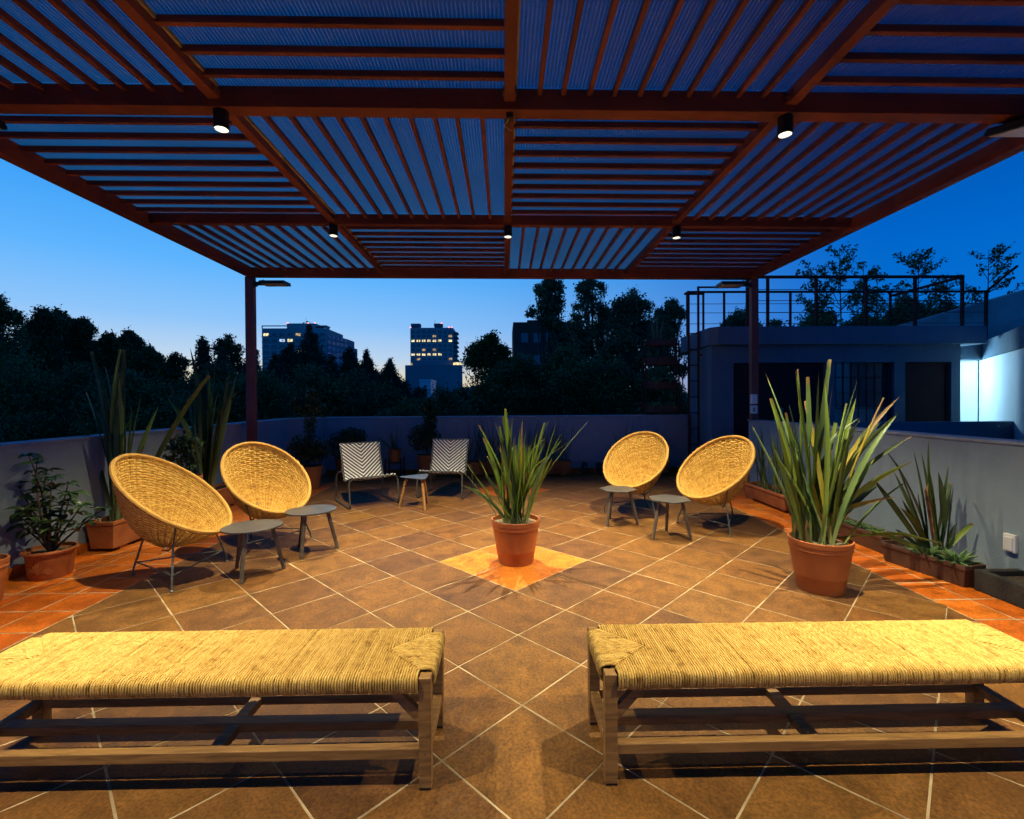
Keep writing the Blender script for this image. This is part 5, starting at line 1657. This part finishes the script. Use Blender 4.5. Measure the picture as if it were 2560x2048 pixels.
# skyline sketches: (sketch x, top y, half width px, depth)
def crown_from(px, py, hw, Y, down, k, seed, squash=1.0):
    """a dome of many uneven clumps under the given skyline spot"""
    rr = random.Random(seed)
    x, z = ray(px, py, Y); w = hw / 1173.45 * Y
    cl = [(rr.uniform(-.1, .1) * w, 0, z - w * .34 * squash, w * .34, w * .34, w * .36 * squash)]
    for q in range(4):
        cl.append(((q - 1.5) * .38 * w + rr.uniform(-.1, .1) * w, rr.uniform(-.3, .3) * w, z - w * (.42 + .30 * abs(q - 1.5) / 1.5 + rr.uniform(0, .12)) * squash, w * .32, w * .32, w * .30 * squash))
    hgt = w * .6 + down
    for q in range(k * 3):
        f = ((q + .7) / (k * 3)) ** .8
        half = w * 1.15 * math.sqrt(max(.05, 1 - (1 - min(1, f * 1.7)) ** 2))
        r_ = w * rr.uniform(.30, .50)
        cl.append((rr.uniform(-1, 1) * half * .85, rr.uniform(-.8, .8) * half, z - w * .45 * squash - f * hgt, r_ * 1.1, r_, r_ * rr.uniform(.65, .95) * squash))
    return x, z, cl


left = [(22, 742, 62, 15, 'tallest dark broadleaf tree at the far left edge'), (132, 776, 48, 16, 'dark tree with feathery top second from the left edge'), (172, 778, 42, 17.5, 'slim feathery tree third from the left edge'),
        (222, 800, 42, 18, 'rounded feathery tree fourth from the left edge'), (285, 836, 36, 19, 'lower dark tree over the left flax leaves'), (335, 830, 40, 18, 'bushy tree left of the sunset gap'),
        (385, 868, 36, 20, 'sloping small tree at the edge of the sunset gap'), (452, 884, 30, 21, 'thin low tree inside the sunset gap'), (582, 838, 46, 20, 'airy tree beside the left post')]
for k, (px, py, hw, Y, lab) in enumerate(left):
    x, z, cl = crown_from(px, py, hw, Y, 4.2 if Y < 20 else 3.4, 5, 100 + k)
    airy = px in (452, 582)
    tree(lab, x, Y, z, cl, 17500 if not airy else 6000, 0.104, 'canopy', 200 + k, .15)
x, z = ray(519, 846, 19)
tree('narrow pointed cypress right of the sunset gap', x, 19, z, [(0, 0, z - .35, .18, .18, .4), (0, 0, z - 1.0, .32, .32, .6), (0, 0, z - 1.8, .48, .48, .7), (0, 0, z - 2.9, .7, .7, .9), (0, 0, z - 4.2, .9, .9, 1.0)], 6500, .12, 'conifer', 311, .12)
for k, (px, py, hw, Y, lab) in enumerate(((776, 830, 88, 24, 'tall dark conifer before the left tower'), (730, 872, 60, 22, 'smaller dark conifer at the foot of the left tower'), (640, 896, 70, 20, 'dark conifer behind the left post'),
                                          (880, 884, 62, 23, 'pointed conifer between the two towers, left of the pair'), (918, 896, 58, 25, 'pointed conifer between the two towers, right of the pair'), (980, 910, 60, 22, 'small conifer beside the bright gap by the centre tower'),
                                          (1046, 975, 80, 17, 'low dark conifer under the centre tower'), (560, 900, 75, 17, 'low dark conifer left of the left post'), (832, 912, 62, 21, 'low rounded conifer right of the tall one'), (690, 905, 58, 20, 'low conifer left of the smaller conifer'))):
    x, z = ray(px, py, Y); w = hw / 1173.45 * Y
    hgt = w * 1.9
    cl = []
    for q in range(8):
        f = q / 7
        rad_ = .10 + w * f ** .85
        cl.append((0, 0, z - .12 - f * hgt, rad_ * .8, rad_ * .8, .25 + .35 * f * w))
        for s in range(2 + 2 * (q > 3)):
            a = rnd.uniform(0, 2 * PI)
            cl.append((rad_ * .75 * math.cos(a), rad_ * .75 * math.sin(a), z - f * hgt + rnd.uniform(-.1, .25) * w, .12 + .3 * w * f, .12 + .3 * w * f, .15 + .3 * w * f))
    tree(lab, x, Y, z, cl, 11500, .108, 'conifer', 330 + k, .16, aspect=3.0, name='conifer', loose=.8)
# trees right of centre
rt = [(1225, 828, 62, 19, 4.0, 'fresh', 5200, 'fresh green tree right of the centre tower'),
      (1375, 688, 44, 21, 1.6, 'canopy_cool', 1500, 'tall loose tree above the red building'),
      (1478, 686, 46, 22, 3.4, 'canopy_cool', 1800, 'tall sparse tree right of the red building'),
      (1575, 720, 62, 20, 3.0, 'canopy_cool', 3400, 'dense high tree above the farther right chair'),
      (1682, 746, 46, 19, 3.0, 'canopy_cool', 2600, 'tree behind the planter rack'),
      (1300, 880, 95, 17, 3.2, 'canopy', 6000, 'wide dark tree before the red building'),
      (1420, 860, 95, 16, 3.2, 'canopy', 6000, 'wide dark tree under the tall loose tree'),
      (1540, 895, 95, 15.5, 3.0, 'canopy', 5600, 'wide dark tree left of the planter rack'),
      (1650, 905, 85, 16, 3.0, 'canopy', 4800, 'dark tree seen through the planter rack'),
      (1160, 960, 80, 15, 2.4, 'canopy', 4600, 'low dark tree under the fresh green one'),
      (1850, 772, 62, 20, 2.6, 'canopy_cool', 4200, 'dense tree behind the roof railing, left of the far post'),
      (1945, 800, 56, 18, 2.2, 'canopy_cool', 3600, 'dense tree behind the roof railing, right of the far post'),
      (2050, 765, 60, 17, 1.4, 'canopy_cool', 2800, 'leafy tree low behind the first roof railing bay'),
      (2165, 772, 60, 17, 1.4, 'canopy_cool', 2800, 'leafy tree low behind the second roof railing bay'),
      (2275, 735, 66, 17, 1.6, 'canopy_cool', 3400, 'darkest leafy tree behind the third roof railing bay'),
      (2385, 745, 60, 17, 1.4, 'canopy_cool', 2800, 'leafy tree behind the last roof railing bay')]
for k, (px, py, hw, Y, down, m, n, lab) in enumerate(rt):
    x, z, cl = crown_from(px, py, hw, Y, down, 5, 140 + k)
    tree(lab, x, Y, z, cl, int(n * 3.6), 0.105 if m == 'canopy' else 0.115, 'canopy_fresh' if m == 'fresh' else m, 400 + k, .15, loose=.75 if m == 'canopy' else .5)
# farther crowns that close the canopy between the columns
for k, (px, py, hw, Y, m, lab) in enumerate(((95, 798, 62, 22, 'canopy', 'farther crown between the two leftmost trees'), (195, 812, 60, 23, 'canopy', 'farther crown between the third and fourth left trees'), (305, 848, 58, 23, 'canopy', 'farther crown behind the lower left tree'),
                                             (410, 890, 52, 24, 'canopy', 'farther crown at the bottom of the sunset gap'), (1425, 800, 64, 26, 'canopy_cool', 'farther crown behind the tall loose tree'), (1525, 775, 66, 26, 'canopy_cool', 'farther crown between the two tall right trees'),
                                             (1630, 790, 60, 25, 'canopy_cool', 'farther crown left of the planter rack'), (1255, 868, 58, 25, 'canopy', 'farther crown between the fresh tree and the red building'))):
    x, z, cl = crown_from(px, py, hw, Y, 3.0, 5, 190 + k)
    tree(lab, x, Y, z, cl, 9000, .10, m, 550 + k, .14, loose=.6)
# nearer, lower crowns just over the parapet
fill = ((60, 880, 150, 12.5, 'broad dark crown over the left end of the left wall'), (215, 905, 140, 12.8, 'broad dark crown behind the tall left flax leaves'),
        (350, 925, 125, 13, 'dark crown below the bushy tree by the sunset gap'), (475, 935, 125, 13.5, 'dark crown straight under the sunset gap'), (640, 915, 130, 14, 'dark crown crossed by the left post'),
        (780, 905, 135, 15.5, 'dark crown at the foot of the tall conifer'), (905, 925, 125, 16, 'dark crown under the pair of pointed conifers'), (110, 840, 130, 19, 'dark crown filling under the tallest left tree'),
        (265, 880, 125, 20, 'dark crown filling under the feathery left trees'), (1005, 1000, 95, 13, 'lowest dark crown left of the centre flax tip'), (560, 905, 120, 16, 'dark crown left of the left post, over the wall'), (1110, 965, 110, 14, 'dark crown behind the tip of the centre flax'))
for k, (px, py, hw, Y, lab) in enumerate(fill):
    x, z, cl = crown_from(px, py, hw, Y, 2.4, 6, 170 + k, .75)
    tree(lab, x, Y, z, cl, 16500, .112, 'canopy', 500 + k, .15, group='dark low trees behind the parapet')


# sparse saplings behind the roof railing
def sapling(label, px, py, Y, hw, seed):
    x, z = ray(px, py, Y); w = hw / 1173.45 * Y
    t = thing('sapling', label, 'tree', (x, Y, -3), 0, 'thin saplings behind the roof railing')
    rr = random.Random(seed)
    lb = MB(); C = []
    zt_ = z + 3
    lb.tube([(0, 0, 0), (rr.uniform(-.1, .1), 0, zt_ * .6), (0, 0, zt_)], [.05, .03, .006], 5)
    for q in range(40):
        f = rr.uniform(.60, .98)
        b = Vector((0, 0, zt_ * f)); a = rr.uniform(0, 2 * PI)
        ln = w * rr.uniform(.4, 1.1) * (1.25 - f) * 2.2
        e = b + Vector((math.cos(a) * ln, math.sin(a) * ln, ln * rr.uniform(.5, 1.1)))
        lb.tube([b, b.lerp(e, .5) + Vector((0, 0, -.04)), e], [.012, .008, .003], 4)
        for s in (.5, .75, 1.0): C.append(tuple(b.lerp(e, s)))
    lb.build('trunk', 'bark', t)
    V, F = mass_leaves(1500, C, [(.12, .12, .10)] * len(C), .10, seed, 2.4)
    obj('crown', np_mesh('crown', V, F, 'canopy'), t)


for k, (px, py, hw, lab) in enumerate(((2108, 622, 70, 'thin leafy sapling behind the second roof railing post'), (2170, 652, 55, 'thin leafy sapling between the second and third railing posts'), (2205, 676, 50, 'short sapling left of the third railing post'),
                                       (2312, 628, 80, 'leaning leafy sapling behind the third railing post'), (2385, 680, 60, 'bushy sapling by the fourth railing post'), (2492, 618, 66, 'tall spiky sapling behind the railing corner'), (2050, 668, 60, 'leafy sapling behind the first railing post'))):
    sapling(lab, px, py, 12.6 + .4 * (k % 3), hw, 600 + k)


# ------------------------------------------------------------------ towers
def tower(name, label, x0, x1, y, depth, z0, z1, floors, cols, lit, m, fh, ztopwin, extra=None, wh=.5):
    t = thing(name, label, 'building', ((x0 + x1) / 2, y, 0))
    cx = (x0 + x1) / 2
    MB().box(x0 - cx, x1 - cx, 0, depth, z0, z1).build('wall', m, t)
    cw = (x1 - x0) / cols
    wme = {}
    for f in range(floors):
        z = ztopwin - f * fh
        MB().box(x0 - cx - .15, x1 - cx + .15, -.35, -.01, z - .95, z - .70).build('ledge', m, t)
        for c in range(cols):
            kind = lit.get((f, c), 'pane')
            w = cw * .62
            if kind not in wme:
                wme[kind] = MB().box(-w / 2, w / 2, -.06, .08, -fh * wh / 2, fh * wh / 2).mesh('window', kind)
                wme[kind + 'f'] = MB().box(-w / 2 - .15, w / 2 + .15, -.13, -.07, -fh * wh / 2 - .14, -fh * wh / 2).box(-.06, .06, -.13, -.07, -fh * wh / 2, fh * wh / 2).mesh('frame', m)
            o = obj('window', wme[kind], t, loc=(x0 - cx + cw * (c + .5), 0, z))
            obj('frame', wme[kind + 'f'], o)
    return t, cx


Y1 = 250
X = lambda px, py, Y: ray(px, py, Y)
ax0, az = X(662, 823, Y1); ax1, _ = X(820, 823, Y1)
litA = {(0, 0): 'lit', (1, 2): 'lit_cool', (1, 3): 'lit', (3, 4): 'lit', (0, 4): 'lit_dim', (4, 1): 'lit_dim', (3, 5): 'lit_dim'}
tA, cA = tower('apartment_tower', 'wide apartment tower with lit windows behind the tall conifer', ax0, ax1, Y1, 26, -9, az, 8, 8, litA, 'tower', 3.05, az - 3.4)
px0, pz = X(719, 809, Y1); px1, _ = X(790, 809, Y1)
MB().box(px0 - cA, px1 - cA, 2, 14, az + .01, pz).build('penthouse', 'tower', tA)
MB().box(ax0 - cA, ax0 - cA + 14, -.3, .1, az + 1.0, az + 1.5).box(px1 - cA + .2, ax1 - cA, .5, 6, az + 1.0, az + 1.6).box(ax1 - cA - .4, ax1 - cA, .6, 5, az + .01, az + .99).box(ax0 - cA, ax0 - cA + .4, -.3, .1, az + .01, az + .99).build('roof_canopy', 'tower', tA)
qx0, _ = X(839, 860, Y1); qx1, qz = X(856, 860, Y1)
sd = MB()
sd.prism([(ax1 - cA + .02, .5), (qx0 - cA, 22), (qx0 - cA, 34), (ax1 - cA + .02, 25)], -9, az - 3)
sd.build('side_wing', 'tower_base', tA)
sw = MB()
for f in range(7):
    z = az - 4 - f * 3.05
    for s in range(5):
        a = Vector((ax1 - cA + .02, .5)).lerp(Vector((qx0 - cA, 22)), (s + .3) / 5.2); e = (Vector((qx0 - cA, 22)) - Vector((ax1 - cA, .5))).normalized()
        nn = Vector((e.y, -e.x)) * .06
        b0, b1 = a, a + e * 3
        sw.add([(b0.x + nn.x, b0.y + nn.y, z - 1.0), (b1.x + nn.x, b1.y + nn.y, z - 1.0), (b1.x + nn.x, b1.y + nn.y, z + .9), (b0.x + nn.x, b0.y + nn.y, z + .9)], [(0, 1, 2, 3)])
sw.build('wing_windows', 'sideglass', tA)['kind'] = 'stuff'
MB().box(qx0 - cA + .02, qx1 - cA, 20, 28, -9, qz).build('annex', 'tower_base', tA)
for f in range(6): MB().box(qx0 - cA + .02, qx1 - cA + 1.2, 18.6, 20, qz - 2 - f * 3.0, qz - 1.6 - f * 3.0).build('balcony', 'tower', tA)
MB().box(qx0 - cA + .8, qx1 - cA - .8, 19.90, 19.96, qz - 4.4, qz - 2.4).build('window', 'lit_cool', tA)
MB().tube([(px0 - cA + 8.6, 6, pz), (px0 - cA + 8.6, 6, pz + 3.6)], .07, 6).build('antenna', 'black', tA)
MB().lathe([(0, -.2), (.5, -.25), (.9, 0), (.5, .3), (0, .35)], 14, (px0 - cA + 9.6, 5, pz + 1.3)).tube([(px0 - cA + 9.6, 5, pz), (px0 - cA + 9.6, 5, pz + 1.2)], .09, 6).build('water_tank', 'black', tA)


def beacon(t, x, y, z, s=.32):
    MB().lathe([(0, 0), (s, s * .3), (s, s), (0, s * 1.5)], 10, (x, y, z)).build('beacon', 'beacon', t)


beacon(tA, px0 - cA + .3, 2.3, pz); beacon(tA, px1 - cA - 4, 2.3, pz); beacon(tA, px1 - cA - .4, 2.3, pz)

Y2 = 310
bx0, bz = X(1028, 813, Y2); bx1, bz1 = X(1134, 820, Y2)
L_ = 'lit'
litB = {(2, 0): L_, (2, 1): L_, (2, 2): L_, (2, 3): L_, (2, 4): L_, (2, 5): L_, (2, 7): 'lit', (1, 4): 'lit_dim', (1, 7): 'lit_dim', (4, 2): 'lit_dim', (4, 4): 'lit_dim', (5, 0): L_, (5, 1): L_, (5, 2): L_, (5, 3): L_, (5, 4): L_, (5, 5): L_, (6, 1): 'lit_dim', (6, 7): 'lit_dim'}
tB, cB = tower('office_tower', 'tall office tower with rows of lit yellow windows at centre', bx0, bx1, Y2, 22, -9, bz1, 8, 8, litB, 'tower', 3.0, bz1 - 2.6, wh=.48)
for a, b_ in ((0.02, .22), (.56, .74)):
    w = bx1 - bx0
    MB().box(bx0 - cB + w * a, bx0 - cB + w * b_, .4, 5, bz1 + .01, bz1 + 1.0).box(bx0 - cB + w * a - .2, bx0 - cB + w * b_ + .2, .2, 5.2, bz1 + 1.001, bz + .8).build('roof_pavilion', 'tower_dark', tB)
for f in range(9): MB().box(bx1 - cB + .01, bx1 - cB + 2.8, 3, 12, bz1 - 3.4 - f * 3.0, bz1 - 2.5 - f * 3.0).build('balcony', 'tower_dark', tB)
MB().box(bx1 - cB + .01, bx1 - cB + 1.6, 5, 14, -9, bz1 - 2.2).build('side_wall', 'tower', tB)
cx0, cz = X(1040, 904, Y2); cx1, _ = X(1136, 904, Y2)
MB().box(cx0 - cB, cx1 - cB, -6, -.4, -9, cz).build('plinth', 'tower_base', tB)
dx0, dz = X(1024, 917, Y2); dx1, _ = X(1159, 917, Y2)
MB().box(dx0 - cB, dx1 - cB, -12, -6.01, -9, dz).build('plinth', 'tower_base', tB)
MB().box(dx1 - cB - 5.5, dx1 - cB - .2, -10, -8, dz + .3, dz + 1.7).build('lit_kiosk', 'lit', tB)
MB().box(dx1 - cB - 6, dx1 - cB + .2, -11, -6.1, dz + 1.71, dz + 2.4).build('kiosk_roof', 'tower', tB)
MB().box(dx0 - cB + 2.2, dx0 - cB + 3.4, -5.9, -5.7, dz + .4, dz + 1.9).build('window', 'lit_dim', tB)
MB().tube([(bx0 - cB + (bx1 - bx0) * .57, 2, bz), (bx0 - cB + (bx1 - bx0) * .57, 2, bz + 3.6)], .08, 6).build('antenna', 'black', tB)
for x in (0.0, .73, .90, .97): beacon(tB, bx0 - cB + (bx1 - bx0) * x, .5, (bz + .8 if x == .73 else bz1) + .02, .36)

Y3 = 60
rx0, rz = X(1284, 806, Y3); rx1, _ = X(1456, 806, Y3)
rc = (rx0 + rx1) / 2
rbd = thing('red_building', 'dark red apartment block half hidden behind loose trees', 'building', (rc, Y3, 0))
MB().box(rx0 - rc, rx1 - rc, 0, 9, -9, rz).build('wall', 'redbrick', rbd)
x0_, z_ = X(1320, 799, Y3); x1_, _ = X(1374, 799, Y3)
MB().box(x0_ - rc, x1_ - rc, .5, 5, rz + .01, z_).build('roof_block', 'redbrick', rbd)
x0_, z2_ = X(1348, 787, Y3); x1_, _ = X(1372, 787, Y3)
MB().box(x0_ - rc, x1_ - rc, .8, 3.5, z_ + .01, z2_).box(x0_ - rc + .5, x0_ - rc + .9, 1.2, 1.8, z2_, z2_ + .4).build('lift_house', 'redbrick', rbd)
for c in range(5):
    for f in range(4):
        MB().box(rx0 - rc + 1.0 + c * 1.6, rx0 - rc + 1.9 + c * 1.6, -.06, -.01, rz - 2.6 - f * 2.8, rz - 1.4 - f * 2.8).build('window', 'pane', rbd)
# low white house roof by the centre tower
wx0, wz = X(1050, 953, 70); wx1, _ = X(1078, 953, 70)
wh_ = thing('white_house', 'small pale flat roofed house at the foot of the centre tower', 'building', ((wx0 + wx1) / 2, 70, 0))
w = (wx1 - wx0) / 2
MB().box(-w, w, 0, 5, -9, wz).build('wall', 'white', wh_)
MB().box(-w - .1, w + .1, -.1, 5.1, wz + .01, wz + .25).build('roof_edge', 'white', wh_)
MB().box(-w * .5, w * .1, -.05, -.01, wz - 2.2, wz - 1.2).build('window', 'pane', wh_)
